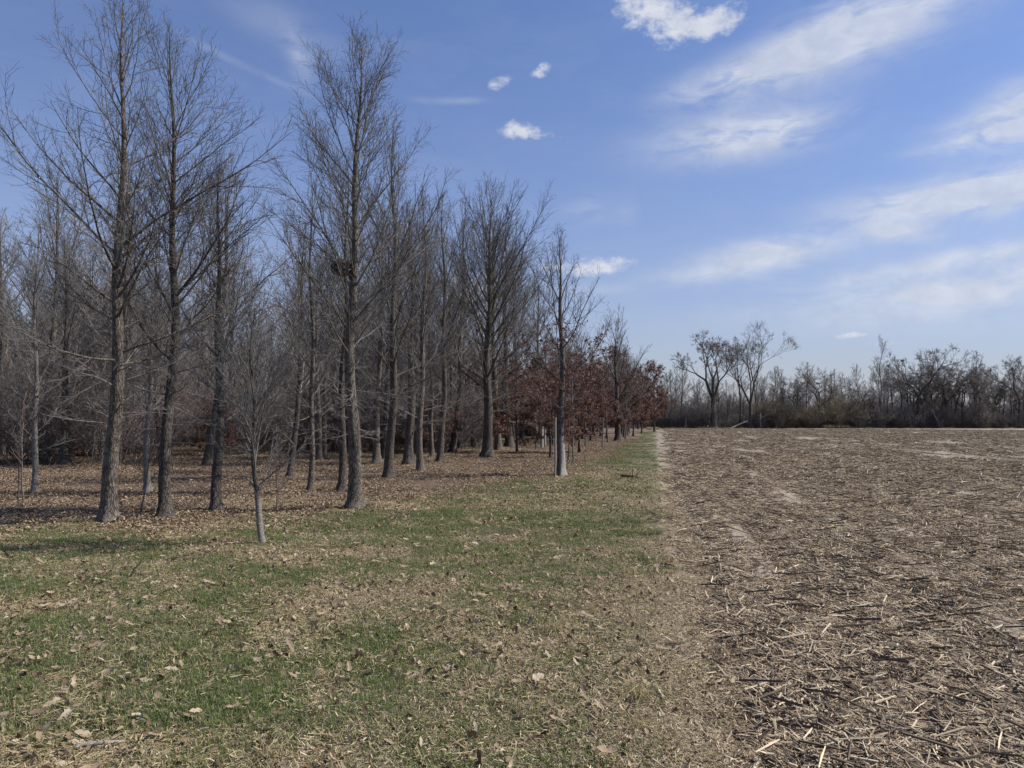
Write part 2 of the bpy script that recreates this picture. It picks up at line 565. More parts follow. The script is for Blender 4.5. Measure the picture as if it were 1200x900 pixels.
ys = axis(-300, 5000, 4.5, .08, .034)
xs = axis(-4000, 4000, 0.5, .09, .038)
GX, GY = np.meshgrid(xs, ys, indexing='ij')
GZ = gh(GX, GY)
fm = field_mask(GX, GY); lm = litter_mask(GX, GY)
VV = np.stack([GX, GY, GZ], -1).reshape(-1, 3)
nx, ny = GX.shape
idx = np.arange(nx * ny).reshape(nx, ny)
FF = np.stack([idx[:-1, :-1], idx[1:, :-1], idx[1:, 1:], idx[:-1, 1:]], -1).reshape(-1, 4)
ctr_f = (fm[:-1, :-1] + fm[1:, 1:]).ravel() / 2
ctr_l = (lm[:-1, :-1] + lm[1:, 1:]).ravel() / 2
zone = np.where(ctr_f > .5, 0, np.where(ctr_l > .5, 2, 1))
for zi, nm in ((0, 'crop_field'), (1, 'grass_verge'), (2, 'woodland_floor')):
    f = FF[zone == zi]
    used = np.unique(f)
    remap = np.full(len(VV), -1); remap[used] = np.arange(len(used))
    me = mesh_from(nm, VV[used], remap[f], True, [M['ground']], {'field': fm.ravel()[used], 'litter': lm.ravel()[used]})
    o = link(nm, me); o['kind'] = 'structure'


# ------------------------------------------------------------------ small-scale cover by instancing (uncountable)
def strips(n, rng, lmin, lmax, wmin, wmax, area, zmax, curl=.25, segs=2, tilt=.35, dirbias=None):
    ax_, ay_ = area if hasattr(area, '__len__') else (area, area)
    L = rng.uniform(lmin, lmax, n) * rng.uniform(.5, 1, n); Wd = rng.uniform(wmin, wmax, n)
    c = np.stack([rng.normal(0, ax_ * .3, n), rng.uniform(-ay_ / 2, ay_ / 2, n), rng.uniform(0.003, zmax, n)], -1) if ax_ != ay_ else np.stack([rng.uniform(-ax_ / 2, ax_ / 2, n), rng.uniform(-ay_ / 2, ay_ / 2, n), rng.uniform(0.003, zmax, n)], -1)
    a = rng.uniform(0, 2 * math.pi, n) if dirbias is None else rng.normal(dirbias[0], dirbias[1], n)
    e = rng.normal(0, tilt, n)
    d = np.stack([np.cos(a) * np.cos(e), np.sin(a) * np.cos(e), np.sin(e)], -1)
    side = np.stack([-np.sin(a), np.cos(a), rng.normal(0, .6, n)], -1)
    side /= np.linalg.norm(side, axis=1, keepdims=True)
    rows = []
    b = rng.normal(0, curl, n)
    for k in range(segs + 1):
        t = k / segs - .5
        p = c + d * (L * t)[:, None]
        p[:, 2] += b * L * (t * t * 4 - .5) * .35
        p += side * (b * L * t * t)[:, None]
        w = Wd * (1 - 1.2 * abs(t) ** 1.5)
        rows.append(np.stack([p - side * w[:, None] / 2, p + side * w[:, None] / 2], 1))
    V = np.stack(rows, 1).reshape(-1, 3)
    V[:, 2] = np.maximum(V[:, 2], .001)
    K = (segs + 1) * 2
    base = np.arange(n)[:, None] * K
    F = np.concatenate([np.stack([base[:, 0] + 2 * k, base[:, 0] + 2 * k + 1, base[:, 0] + 2 * k + 3, base[:, 0] + 2 * k + 2], -1) for k in range(segs)])
    return V, F


def sticks(n, rng, lmin, lmax, rmin, rmax, area, z0=.006, tilt=.12, S_=5, K=2):
    ax_, ay_ = area if hasattr(area, '__len__') else (area, area)
    L = rng.uniform(lmin, lmax, n); r = rng.uniform(rmin, rmax, n)
    c = np.stack([rng.uniform(-ax_ / 2, ax_ / 2, n), rng.uniform(-ay_ / 2, ay_ / 2, n), r + rng.uniform(0, z0, n)], -1)
    a = rng.uniform(0, 2 * math.pi, n); e = np.abs(rng.normal(0, tilt, n))
    d = np.stack([np.cos(a) * np.cos(e), np.sin(a) * np.cos(e), np.sin(e)], -1)
    c[:, 2] += np.sin(e) * L / 2
    P = np.stack([c + d * (L * (t - .5))[:, None] for t in np.linspace(0, 1, K)], 1)
    if K > 2: P[:, 1:-1] += rng.normal(0, .06, (n, K - 2, 3)) * L[:, None, None]
    return tubes(P, np.repeat(r[:, None], K, 1), S_, True)


def blades(n, rng, hmin, hmax, w, area, lean=.5, flat=.35):
    H = rng.uniform(hmin, hmax, n) * rng.uniform(.5, 1, n)
    c = np.stack([rng.uniform(-area / 2, area / 2, n), rng.uniform(-area / 2, area / 2, n), np.full(n, -.004)], -1)
    k = int(n / 14) + 1
    cc = rng.uniform(-area / 2, area / 2, (k, 2))
    c[:, :2] = c[:, :2] * .35 + (cc[rng.integers(0, k, n)] + rng.normal(0, .022, (n, 2))) * .65 if False else np.where(
        rng.random(n)[:, None] < .6, cc[rng.integers(0, k, n)] + rng.normal(0, .02, (n, 2)), c[:, :2])
    a = rng.uniform(0, 2 * math.pi, n); ln = rng.uniform(.1, lean, n) + (rng.random(n) < flat) * rng.uniform(.6, 1.6, n)
    d = np.stack([np.cos(a), np.sin(a)], -1)
    sd = np.stack([-np.sin(a), np.cos(a)], -1)
    ww = w * rng.uniform(.6, 1.3, n)
    p1 = c.copy(); p1[:, :2] += d * (H * ln * .25)[:, None]; p1[:, 2] += H * .6
    p2 = c.copy(); p2[:, :2] += d * (H * ln)[:, None]; p2[:, 2] += H * np.clip(1 - .4 * ln, .25, 1)
    V = np.stack([np.concatenate([c[:, :2] - sd * ww[:, None] / 2, c[:, 2:]], 1), np.concatenate([c[:, :2] + sd * ww[:, None] / 2, c[:, 2:]], 1),
                  np.concatenate([p1[:, :2] + sd * ww[:, None] * .4, p1[:, 2:]], 1), np.concatenate([p1[:, :2] - sd * ww[:, None] * .4, p1[:, 2:]], 1),
                  np.concatenate([p2[:, :2] + sd * ww[:, None] * .08, p2[:, 2:]], 1), np.concatenate([p2[:, :2] - sd * ww[:, None] * .08, p2[:, 2:]], 1)], 1).reshape(-1, 3)
    b = np.arange(n) * 6
    F = np.concatenate([np.stack([b, b + 1, b + 2, b + 3], -1), np.stack([b + 3, b + 2, b + 4, b + 5], -1)])
    return V, F


def dead_leaves(n, rng, smin, smax, area, zmax=.02, tilt=.5):
    """lobed, curled leaves: a strip of three cross-sections with a folded midrib"""
    L = rng.uniform(smin, smax, n); wd = L * rng.uniform(.35, .62, n)
    c = np.stack([rng.uniform(-area / 2, area / 2, n), rng.uniform(-area / 2, area / 2, n), rng.uniform(.004, zmax, n)], -1)
    a = rng.uniform(0, 2 * math.pi, n); e = rng.normal(0, tilt, n); ro = rng.normal(0, tilt, n)
    d = np.stack([np.cos(a) * np.cos(e), np.sin(a) * np.cos(e), np.sin(e)], -1)
    s0 = np.stack([-np.sin(a), np.cos(a), np.zeros(n)], -1)
    up = np.cross(d, s0)
    s = s0 * np.cos(ro)[:, None] + up * np.sin(ro)[:, None]; u = np.cross(d, s)
    cur = rng.uniform(-.1, .35, n); fold = rng.uniform(.0, .35, n)
    prof = [(-.5, .10), (-.2, .85), (0.0, .5), (.22, 1.0), (.5, .12)]
    rows = []
    for t, w in prof:
        mid = c + d * (L * t)[:, None] + u * (cur * L * t * t * 2)[:, None]
        off = (wd * w / 2)[:, None]
        rows.append(np.stack([mid - s * off + u * off * fold[:, None], mid, mid + s * off + u * off * fold[:, None]], 1))
    V = np.stack(rows, 1).reshape(-1, 3)
    V[:, 2] = np.maximum(V[:, 2], .001)
    b = np.arange(n) * 15
    fs = []
    for k in range(4):
        for q in range(2):
            fs.append(np.stack([b + 3 * k + q, b + 3 * k + q + 1, b + 3 * k + q + 4, b + 3 * k + q + 3], -1))
    return V, np.concatenate(fs)


def source_collection(name, meshes):
    c = bpy.data.collections.new(name)
    for i, me in enumerate(meshes):
        o = bpy.data.objects.new('%s_%02d' % (name, i), me)
        c.objects.link(o)
    return c


def multi_mesh(name, pieces):
    """pieces: list of (V, F, material) joined to one mesh with material slots"""
    V = np.concatenate([p[0] for p in pieces])
    off, Fs, mi = 0, [], []
    for i, p in enumerate(pieces):
        Fs.append(p[1] + off); mi.append(np.full(len(p[1]), i, dtype=np.int32)); off += len(p[0])
    me = mesh_from(name, V, np.concatenate(Fs), False, [p[2] for p in pieces])
    me.polygons.foreach_set('material_index', np.concatenate(mi))
    return me


def scatter(name, coll, x, y, scl, nvar, rng, sink=0.0, tiltn=.03, along=False):
    n = len(x)
    V = np.stack([x, y, gh(x, y) - sink], -1)
    me = bpy.data.meshes.new(name)
    me.vertices.add(n); me.vertices.foreach_set('co', V.astype(np.float32).ravel())
    a = me.attributes.new('rot', 'FLOAT_VECTOR', 'POINT')
    rot = np.stack([rng.normal(0, tiltn, n), rng.normal(0, tiltn, n), rng.uniform(0, 2 * math.pi, n)], -1)
    if along: rot[:, 2] = -ROW + rng.normal(0, .16, n) + math.pi * rng.integers(0, 2, n)
    a.data.foreach_set('vector', rot.astype(np.float32).ravel())
    a = me.attributes.new('scl', 'FLOAT', 'POINT'); a.data.foreach_set('value', np.asarray(scl, dtype=np.float32))
    a = me.attributes.new('pick', 'INT', 'POINT'); a.data.foreach_set('value', rng.integers(0, nvar, n).astype(np.int32))
    o = link(name, me); o['kind'] = 'stuff'
    ng = bpy.data.node_groups.new(name + '_spread', 'GeometryNodeTree')
    ng.interface.new_socket('Geometry', in_out='INPUT', socket_type='NodeSocketGeometry')
    ng.interface.new_socket('Geometry', in_out='OUTPUT', socket_type='NodeSocketGeometry')
    gi = ng.nodes.new('NodeGroupInput'); go = ng.nodes.new('NodeGroupOutput')
    ci = ng.nodes.new('GeometryNodeCollectionInfo'); ci.inputs['Collection'].default_value = coll
    ci.inputs['Separate Children'].default_value = True; ci.inputs['Reset Children'].default_value = True
    ip = ng.nodes.new('GeometryNodeInstanceOnPoints'); ip.inputs['Pick Instance'].default_value = True

    def na(nm, dt):
        k = ng.nodes.new('GeometryNodeInputNamedAttribute'); k.data_type = dt; k.inputs['Name'].default_value = nm
        return [s for s in k.outputs if s.enabled and s.name == 'Attribute'][0]
    ng.links.new(gi.outputs[0], ip.inputs['Points'])
    ng.links.new(ci.outputs[0], ip.inputs['Instance'])
    ng.links.new(na('pick', 'INT'), ip.inputs['Instance Index'])
    ng.links.new(na('rot', 'FLOAT_VECTOR'), ip.inputs['Rotation'])
    ng.links.new(na('scl', 'FLOAT'), ip.inputs['Scale'])
    ng.links.new(ip.outputs[0], go.inputs[0])
    md = o.modifiers.new('spread', 'NODES'); md.node_group = ng
    return o


def wedge(n, rng, d0, d1, lo=-.95, hi=.95, power=1.0):
    """random spots on the ground in front of the camera, even per square metre when power is 1"""
    d = np.sqrt(rng.uniform(d0 ** 2, d1 ** 2, n)) if power == 1 else (rng.uniform(d0 ** power, d1 ** power, n)) ** (1 / power)
    a = rng.uniform(lo, hi, n)
    return np.sin(a) * d, np.cos(a) * d


r2 = np.random.default_rng(21)
def ragged(x, y):
    return .55 * (fbm(x, y, 1.3, 3, 31) - .5) + .35 * (fbm(x, y, .35, 2, 32) - .5)


# corn residue
stover_src, stover_far = [], []
NA, FA = (.40, 1.15), (.55, 3.4)
for i in range(11):
    stover_src.append(multi_mesh('residue_patch', [
        (*strips(480, r2, .02, .08, .002, .006, NA, .02, .3, 2, .3), M['stover']),
        (*strips(110, r2, .06, .22, .003, .010, NA, .03, .28, 2, .2), M['stover']),
        (*strips(6, r2, .04, .12, .010, .022, NA, .03, .5, 3, .3), M['husk']),
        (*sticks(7, r2, .05, .20, .003, .007, NA, .015), M['stalk']),
        (*sticks(14, r2, .06, .26, .0025, .007, NA, .012), M['stalk_dark'])]))
for i in range(6):
    stover_far.append(multi_mesh('residue_patch_sparse', [
        (*strips(620, r2, .04, .13, .006, .015, FA, .035, .4, 1, .35), M['stover']),
        (*strips(10, r2, .06, .13, .018, .032, FA, .05, .5, 2, .4), M['husk']),
        (*sticks(10, r2, .06, .22, .005, .008, FA, .03, .2, 3), M['stalk']),
        (*sticks(50, r2, .08, .26, .004, .010, FA, .02), M['stalk_dark'])]))
c_st = source_collection('residue_source', stover_src); c_sf = source_collection('residue_far_source', stover_far)


def row_cover(x, y):
    v = vcoord(x, y); u = x * RS + y * RC
    ru = vnoise(v, u * .02, 1.1, 47)                                       # some rows left thicker than others
    return .31 + .32 * np.cos(v * 2 * math.pi / .76) + .5 * (ru - .5) + 1.5 * (fbm(v * .9, u * .22, 1.0, 4, 44) - .5) + .2 * np.clip((v - 1) / 4, 0, 1)


x, y = wedge(17000, r2, 1.8, 34, -.1, 1.0, 1.25)
v = vcoord(x, y)
k = ((v > .5) & (r2.random(len(x)) < row_cover(x, y))) | ((v > 0) & (v < .5) & (r2.random(len(x)) < .13))
scatter('corn_residue', c_st, x[k], y[k], r2.uniform(.8, 1.25, k.sum()), 11, r2, .004, .04, along=True)
x, y = wedge(11000, r2, 18, 118, -.1, 1.0)
k = (vcoord(x, y) > .75) & (y < 116.5) & (r2.random(len(x)) < row_cover(x, y) + .15)
scatter('distant_corn_residue', c_sf, x[k], y[k], r2.uniform(.8, 1.4, k.sum()), 6, r2, .01, .02, along=True)

# grass
grass_src = []
for i in range(7):
    grass_src.append(mesh_from('grass_patch', *blades(620, r2, .02, .055, .0030, .42), False, [M['grass']]))
c_gr = source_collection('grass_source', grass_src)
grass_far = [mesh_from('grass_patch_wide', *blades(520, r2, .03, .075, .007, 1.1), False, [M['grass']]) for i in range(4)]
c_gf = source_collection('grass_far_source', grass_far)
x, y = wedge(9500, r2, 1.8, 13, -1.0, .5, 1.5)
k = (vcoord(x, y) < -.12 + ragged(x, y)) & (fbm(x, y, 1.1, 4, 61) > .35) & (litter_mask(x, y) < r2.uniform(.3, 1.0, len(x))) & ((vcoord(x, y) < -1.3 * np.clip(7 / y, .0, 1) * fbm(x, y, .8, 2, 4) * 1.4) | (r2.random(len(x)) < .45))
scatter('grass', c_gr, x[k], y[k], r2.uniform(.7, 1.35, k.sum()), 7, r2, 0, .05)
x, y = wedge(11000, r2, 11, 95, -1.0, .5, 1.5)
k = (vcoord(x, y) < -.45 + ragged(x, y)) & (litter_mask(x, y) < r2.uniform(.2, .9, len(x)))
scatter('distant_grass', c_gf, x[k], y[k], r2.uniform(.7, 1.2, k.sum()), 4, r2, 0, .05)
# taller dry and green tufts on the field's lip
tuft = [mesh_from('dry_tuft', *blades(110, r2, .08, .22, .004, .16, .9, .5), False, [M['dry_grass']]) for i in range(4)]
c_tu = source_collection('dry_tuft_source', tuft)
x, y = wedge(1100, r2, 2.2, 50, -1.0, .5, 1.3)
k = (np.abs(vcoord(x, y) + .22 + ragged(x, y)) < .33) | ((r2.random(len(x)) < .42) & (fbm(x, y, .8, 3, 141) > .5) & (vcoord(x, y) < 0) & (y < 14))
scatter('dry_grass_tufts', c_tu, x[k], y[k], r2.uniform(.4, .95, k.sum()), 4, r2, 0, .1)
gt = [mesh_from('green_tuft', *blades(150, r2, .06, .14, .005, .22, .7, .2), False, [M['grass']]) for i in range(3)]
c_gt = source_collection('green_tuft_source', gt)
x, y = wedge(700, r2, 8, 70, -.1, .4, 1.1)
k = np.abs(vcoord(x, y) + .22 - ragged(x, y)) < .26
scatter('verge_grass_tufts', c_gt, x[k], y[k], r2.uniform(.6, 1.2, k.sum()), 3, r2, 0, .1)

# thatch: dry bits lying in and between the grass
thatch = []
for i in range(5):
    thatch.append(multi_mesh('thatch_patch', [
        (*strips(330, r2, .02, .09, .0015, .005, .6, .02, .4, 2, .25), M['dry_grass']),
        (*strips(160, r2, .02, .07, .002, .006, .6, .015, .4, 2, .25), M['stover']),
        (*dead_leaves(12, r2, .03, .085, .6, .03, .5), M['litter']),
        (*strips(4, r2, .03, .09, .008, .022, .6, .03, .6, 3, .35), M['husk'])]))
c_th = source_collection('thatch_source', thatch)
x, y = wedge(6500, r2, 1.8, 24, -1.0, .6, 1.4)
k = (vcoord(x, y) < -.1 + 1.3 * ragged(x, y)) & (litter_mask(x, y) < .95) & (r2.random(len(x)) < .35 + .9 * fbm(x, y, 1.0, 3, 55))
scatter('dry_thatch', c_th, x[k], y[k], r2.uniform(.8, 1.3, k.sum()), 5, r2, .002, .05)

chaff = [multi_mesh('chaff_patch', [(*strips(620, r2, .012, .055, .0015, .005, .6, .014, .4, 2, .3), M['stover']), (*strips(160, r2, .02, .07, .0015, .004, .6, .02, .4, 2, .3), M['dry_grass']), (*dead_leaves(14, r2, .02, .05, .6, .02, .5), M['litter'])]) for i in range(4)]
c_ch = source_collection('chaff_source', chaff)
x, y = wedge(5200, r2, 1.8, 16, -1.0, .6, 1.4)
v = vcoord(x, y)
k = ((v > -.1) & (v < .6) & (r2.random(len(x)) < .55)) | (v < -.08) & (((v > -1.5 + .8 * (fbm(x, y, .7, 3, 71) - .5) * 4) & (y < 11) & (r2.random(len(x)) < .8)) | (fbm(x, y, .9, 3, 72) > .60))
scatter('ground_chaff', c_ch, x[k], y[k], r2.uniform(.8, 1.3, k.sum()), 4, r2, .001, .04)

# leaf litter
lit = [mesh_from('litter_patch', *dead_leaves(190, r2, .03, .075, 1.0, .03, .45), True, [M['litter']]) for i in range(6)]
c_li = source_collection('litter_source', lit)
x, y = wedge(14000, r2, 6, 60, -1.05, .5, 1.35)
lmv = litter_mask(x, y)
k = (vcoord(x, y) < -.6) & (r2.random(len(x)) < .08 + lmv * 1.0) & (r2.random(len(x)) < .35 + fbm(x, y, .6, 3, 91) * 1.1)
scatter('leaf_litter', c_li, x[k], y[k], r2.uniform(.6, 1.0, k.sum()), 6, r2, 0, .06)


# ------------------------------------------------------------------ trees
def unit(a):
    return a / (np.linalg.norm(a, axis=-1, keepdims=True) + 1e-9)


def grow(start, d, L, K, wig, trop, rng):
    N = len(start)
    P = np.empty((N, K, 3)); P[:, 0] = start
    seg = (L / (K - 1))[:, None]
    d = unit(d)
    trop = np.broadcast_to(np.asarray(trop, float), (N,))
    for k in range(1, K):
        d = d + rng.normal(0, wig, (N, 3))
        d[:, 2] += trop
        d = unit(d)
        P[:, k] = P[:, k - 1] + d * seg
    return P


def spawn(P, R, Lp, cnt, t0, t1, ang, angsd, rng, flat=0.0, twoside=False):
    """children of every parent: start, direction, parent index, t, parent radius there"""
    N, K, _ = P.shape
    cnt = np.broadcast_to(np.asarray(cnt), (N,)).astype(int)
    par = np.repeat(np.arange(N), cnt)
    n = len(par)
    first = np.cumsum(cnt) - cnt
    seq = np.arange(n) - first[par]
    t = t0 + (t1 - t0) * (seq + rng.uniform(.0, 1, n)) / np.maximum(cnt[par], 1)
    f = np.clip(t, 0, .999) * (K - 1)
    i = f.astype(int); fr = (f - i)[:, None]
    p = P[par, i] * (1 - fr) + P[par, i + 1] * fr
    T = unit(P[par, i + 1] - P[par, i])
    r = R[par, i] * (1 - fr[:, 0]) + R[par, i + 1] * fr[:, 0]
    ax = np.where(np.abs(T[:, 2:3]) < .95, np.array([0, 0, 1.0]), np.array([1.0, 0, 0]))
    U = unit(np.cross(T, ax)); V = np.cross(U, T)
    if twoside:
        ph = np.where(seq % 2 == 0, 0.0, math.pi) + rng.normal(0, .75, n)
    else:
        ph = seq * 2.4 + par * 1.7 + rng.normal(0, .4, n)
    a = rng.normal(ang, angsd, n)
    d = np.cos(a)[:, None] * T + np.sin(a)[:, None] * (np.cos(ph)[:, None] * U + np.sin(ph)[:, None] * V)
    return p, d, par, t, r


def taper(r0, K, end, power=1.0):
    t = np.linspace(0, 1, K)[None] ** power
    return r0[:, None] * (1 - t) + end * t


def trunk_geo(H, r0, rng, K=52, Sd=14, lean=(0, 0), curve=0.0, flare=.8, wig=.012, top=.006, base=-.12):
    t = np.linspace(0, 1, K) ** 1.35
    z = base + (H - base) * t
    ph = rng.uniform(0, 6.28, 4)
    amp = H * wig
    cx = lean[0] * z + amp * (np.sin(z / H * 5 + ph[0]) - math.sin(ph[0])) * .5 + amp * .35 * (np.sin(z / H * 15 + ph[1]) - math.sin(ph[1])) + curve * np.exp(-np.maximum(z, 0) / .35)
    cy = lean[1] * z + amp * (np.sin(z / H * 6 + ph[2]) - math.sin(ph[2])) * .5
    P = np.stack([cx, cy, z], -1)
    r = top + (r0 - top) * (1 - np.clip(z / H, 0, 1)) ** .95
    rf = r * (1 + flare * np.exp(-np.maximum(z, 0) / (r0 * 1.1)))
    an = np.arange(Sd) * 2 * math.pi / Sd
    lob = 1 + .22 * flare * np.exp(-np.maximum(z, 0) / (r0 * 1.6))[:, None] * np.cos(an[None] * 5 + ph[3]) + .04 * np.sin(an[None] * 3 + z[:, None] * 4) + rng.normal(0, .028, (K, Sd))
    ring = P[:, None] + (rf[:, None] * lob)[..., None] * np.stack([np.cos(an), np.sin(an), np.zeros(Sd)], -1)[None]
    V = ring.reshape(-1, 3)
    j = np.arange(Sd); jn = (j + 1) % Sd
    b = (np.arange(K - 1) * Sd)[:, None]
    F = np.stack([b + j, b + jn, b + Sd + jn, b + Sd + j], -1).reshape(-1, 4)
    return V, F, P[None], r[None]


def interp_prof(t, pts):
    return np.interp(t, [p[0] for p in pts], [p[1] for p in pts])


def make_tree(seed, H, r0, n1, h0, Lprof, Eprof, sub=(12, 6, 3), trop=.06, ang2=.70, twr=1.0, trunk_kw=None, wig=.07,
              limb_r=.0095, sides=(7, 4, 3), hi=1.0, leaves=0, leaf_size=.07, leaf_low=1.0, azbias=None, sizes=(.42, .45, .4)):
    """returns dict of numpy geometry. t along the trunk: h0..hi; Lprof/Eprof give limb length and elevation by t."""
    rng = np.random.default_rng(seed)
    tV, tF, TP, TR = trunk_geo(H, r0, rng, **(trunk_kw or {}))
    zc = TP[0, :, 2]
    tt = h0 + (hi - h0) * (np.arange(n1) + rng.uniform(0, 1, n1)) / n1
    zz_ = tt * H
    p = np.stack([np.interp(zz_, zc, TP[0, :, 0]), np.interp(zz_, zc, TP[0, :, 1]), zz_], -1)
    rr = np.interp(zz_, zc, TR[0])
    azm = np.arange(n1) * 2.4 + rng.normal(0, .5, n1) + rng.uniform(0, 6)
    if azbias is not None:
        azm = azm + azbias[1] * np.sin(azbias[0] - azm)
    L = interp_prof(tt, Lprof) * rng.uniform(.5, 1.15, n1) * np.where(rng.random(n1) < .07, .3, 1.0)
    e = interp_prof(tt, Eprof) + rng.normal(0, .13, n1)
    d = np.stack([np.cos(azm) * np.cos(e), np.sin(azm) * np.cos(e), np.sin(e)], -1)
    P1 = grow(p, d, L, 10, wig, trop * np.where(tt > .3, 1, .2), rng)
    R1 = taper(np.minimum(rr * .44, limb_r * L + .003) * rng.uniform(.7, 1.15, n1), 10, .003 * twr, .75)
    out = dict(trunk=(tV, tF), P1=P1, R1=R1)
    n2 = np.maximum(3, (sub[0] * L / max(L.max(), .01) * 1.15)).astype(int)
    p, d, par, t, r = spawn(P1, R1, L, n2, .14, .97, ang2, .15, rng, twoside=True)
    L2 = L[par] * sizes[0] * (1.08 - t * .85) * rng.uniform(.6, 1.25, len(t)) + .08
    P2 = grow(p, d, L2, 6, wig * 1.25, trop * 1.2, rng)
    R2 = taper(np.minimum(r * .62, .0065 * L2 + .0025 * twr), 6, .0022 * twr, .8)
    lim2 = par
    n3 = np.maximum(2, sub[1] * (L2 / (np.median(L2) + 1e-6)) ** .7).astype(int)
    p, d, par, t, r = spawn(P2, R2, L2, n3, .15, 1.0, .65, .2, rng)
    L3 = L2[par] * sizes[1] * rng.uniform(.5, 1.25, len(t)) * (1.1 - .6 * t) + .05
    P3 = grow(p, d, L3, 4, .14, trop * 1.6, rng)
    R3 = taper(np.minimum(r * .8,   .0034 * twr + 0 * r), 4, .0016 * twr)
    lim3 = lim2[par]
    out.update(P2=P2, R2=R2, lim2=lim2, P3=P3, R3=R3, lim3=lim3)
    P4 = np.zeros((0, 3, 3)); R4 = np.zeros((0, 3)); lim4 = np.zeros(0, int)
    if sub[2]:
        p, d, par, t, r = spawn(P3, R3, L3, sub[2], .2, 1.0, .7, .25, rng)
        L4 = L3[par] * sizes[2] * rng.uniform(.5, 1.3, len(t)) + .04
        P4 = grow(p, d, L4, 2, .1, .15, rng)
        R4 = taper(np.minimum(r * .8, .0026 * twr), 2, .0013 * twr)
        lim4 = lim3[par]
    out.update(P4=P4, R4=R4, lim4=lim4)
    if leaves:
        Q = P3.reshape(-1, 3)
        zmax = Q[:, 2].max()
        wgt = np.clip(1.0 - (Q[:, 2] / zmax) / leaf_low, 0, 1) + 1e-4
        ii = rng.choice(len(Q), leaves, p=wgt / wgt.sum())
        ii = ii[rng.integers(0, max(leaves // 5, 1), leaves)]
        c = Q[ii] + rng.normal(0, .055, (leaves, 3))
        lV, lF = dead_leaves(leaves, rng, leaf_size * .7, leaf_size * 1.3, 1.0, .01, 1.1)
        lV = lV.reshape(leaves, 15, 3)
        # hang each leaf at its twig
        mid = lV.mean(1, keepdims=True)
        lV = lV - mid
        rr_ = np.array([Euler(tuple(rng.uniform(-1.6, 1.6, 3))).to_matrix() for _ in range(64)])
        lV = np.einsum('nij,nkj->nki', rr_[rng.integers(0, 64, leaves)], lV) + c[:, None]
        # keep only a three-row leaf to stay light
        lV = lV[:, [0, 2, 9, 11, 12, 14]]
        b = np.arange(leaves) * 6
        fs = [np.stack([b + 2 * k, b + 2 * k + 1, b + 2 * k + 3, b + 2 * k + 2], -1) for k in range(2)]
        out['leaves'] = (lV.reshape(-1, 3), np.concatenate(fs))
    out['sides'] = sides
    return out


def build_parts(g, bark, twig, split, leaf=None):
    """meshes of a tree: list of (name, mesh, [(subname, mesh)])"""
    sd_ = g['sides']
    parts = [('trunk', mesh_from('trunk', *g['trunk'], True, [bark]), [])]
    if split:
        for i in range(len(g['P1'])):
            G = Geo()
            G.add(*tubes(g['P1'][i:i + 1], g['R1'][i:i + 1], sd_[0]))
            m2 = g['lim2'] == i
            G.add(*tubes(g['P2'][m2], g['R2'][m2], sd_[1]))
            T = Geo()
            m3 = g['lim3'] == i; T.add(*tubes(g['P3'][m3], g['R3'][m3], sd_[2]))
            m4 = g['lim4'] == i
            if m4.any(): T.add(*tubes(g['P4'][m4], g['R4'][m4], sd_[2]))
            parts.append(('limb', G.mesh('limb', twig if g['R1'][i, 0] < .02 else bark), [('twigs', T.mesh('twigs', twig, False))]))
    else:
        G = Geo(); G.add(*tubes(g['P1'], g['R1'], max(4, sd_[0] - 2)))
        G.add(*tubes(g['P2'], g['R2'], 3))
        T = Geo(); T.add(*tubes(g['P3'], g['R3'], 3))
        if len(g['P4']): T.add(*tubes(g['P4'], g['R4'], 3))
        parts.append(('crown', G.mesh('crown', twig), [('twigs', T.mesh('twigs', twig, False))]))
    if 'leaves' in g:
        parts.append(('leaves', mesh_from('leaves', *g['leaves'], False, [leaf or M['russet']]), []))
    return parts


def place_tree(parts, name, label, x, y, rz=0.0, sc=1.0, group=None, cat='tree', zoff=0.0):
    root = thing(name, label, cat, (x, y, gz(x, y) + zoff), rz, group, sc)
    for nm, me, subs in parts:
        o = link(nm, me, root)
        if nm == 'leaves': o['kind'] = 'stuff'
        for sn, sm in subs:
            s = link(sn, sm, o)
            s['kind'] = 'stuff'
    return root


# limb length / elevation profiles (fraction of the tree's height)
def prof(H, lst): return [(a, b * H) for a, b in lst]


PIN_L = [(0, .08), (.22, .13), (.30, .27), (.42, .36), (.55, .35), (.7, .28), (.85, .18), (1, .05)]
PIN_E = [(0, -.15), (.22, .05), (.32, .30), (.42, .48), (.55, .68), (.7, .85), (.85, 1.02), (1, 1.3)]
STEEP_L = [(0, .07), (.22, .12), (.30, .26), (.45, .30), (.65, .27), (.85, .18), (1, .05)]
STEEP_E = [(0, -.15), (.24, .05), (.33, .62), (.45, .80), (.6, .95), (.8, 1.08), (1, 1.3)]
NAR_L = [(0, .06), (.12, .14), (.25, .26), (.4, .34), (.6, .30), (.8, .20), (1, .05)]
NAR_E = [(0, .0), (.15, .15), (.3, .7), (.45, .95), (.6, 1.1), (.8, 1.2), (1, 1.35)]


def height_of(px, py, ytop):
    x, y = at(px, py)
    return x, y, EYE + (HORIZON - ytop) / FOC * y * 1.0


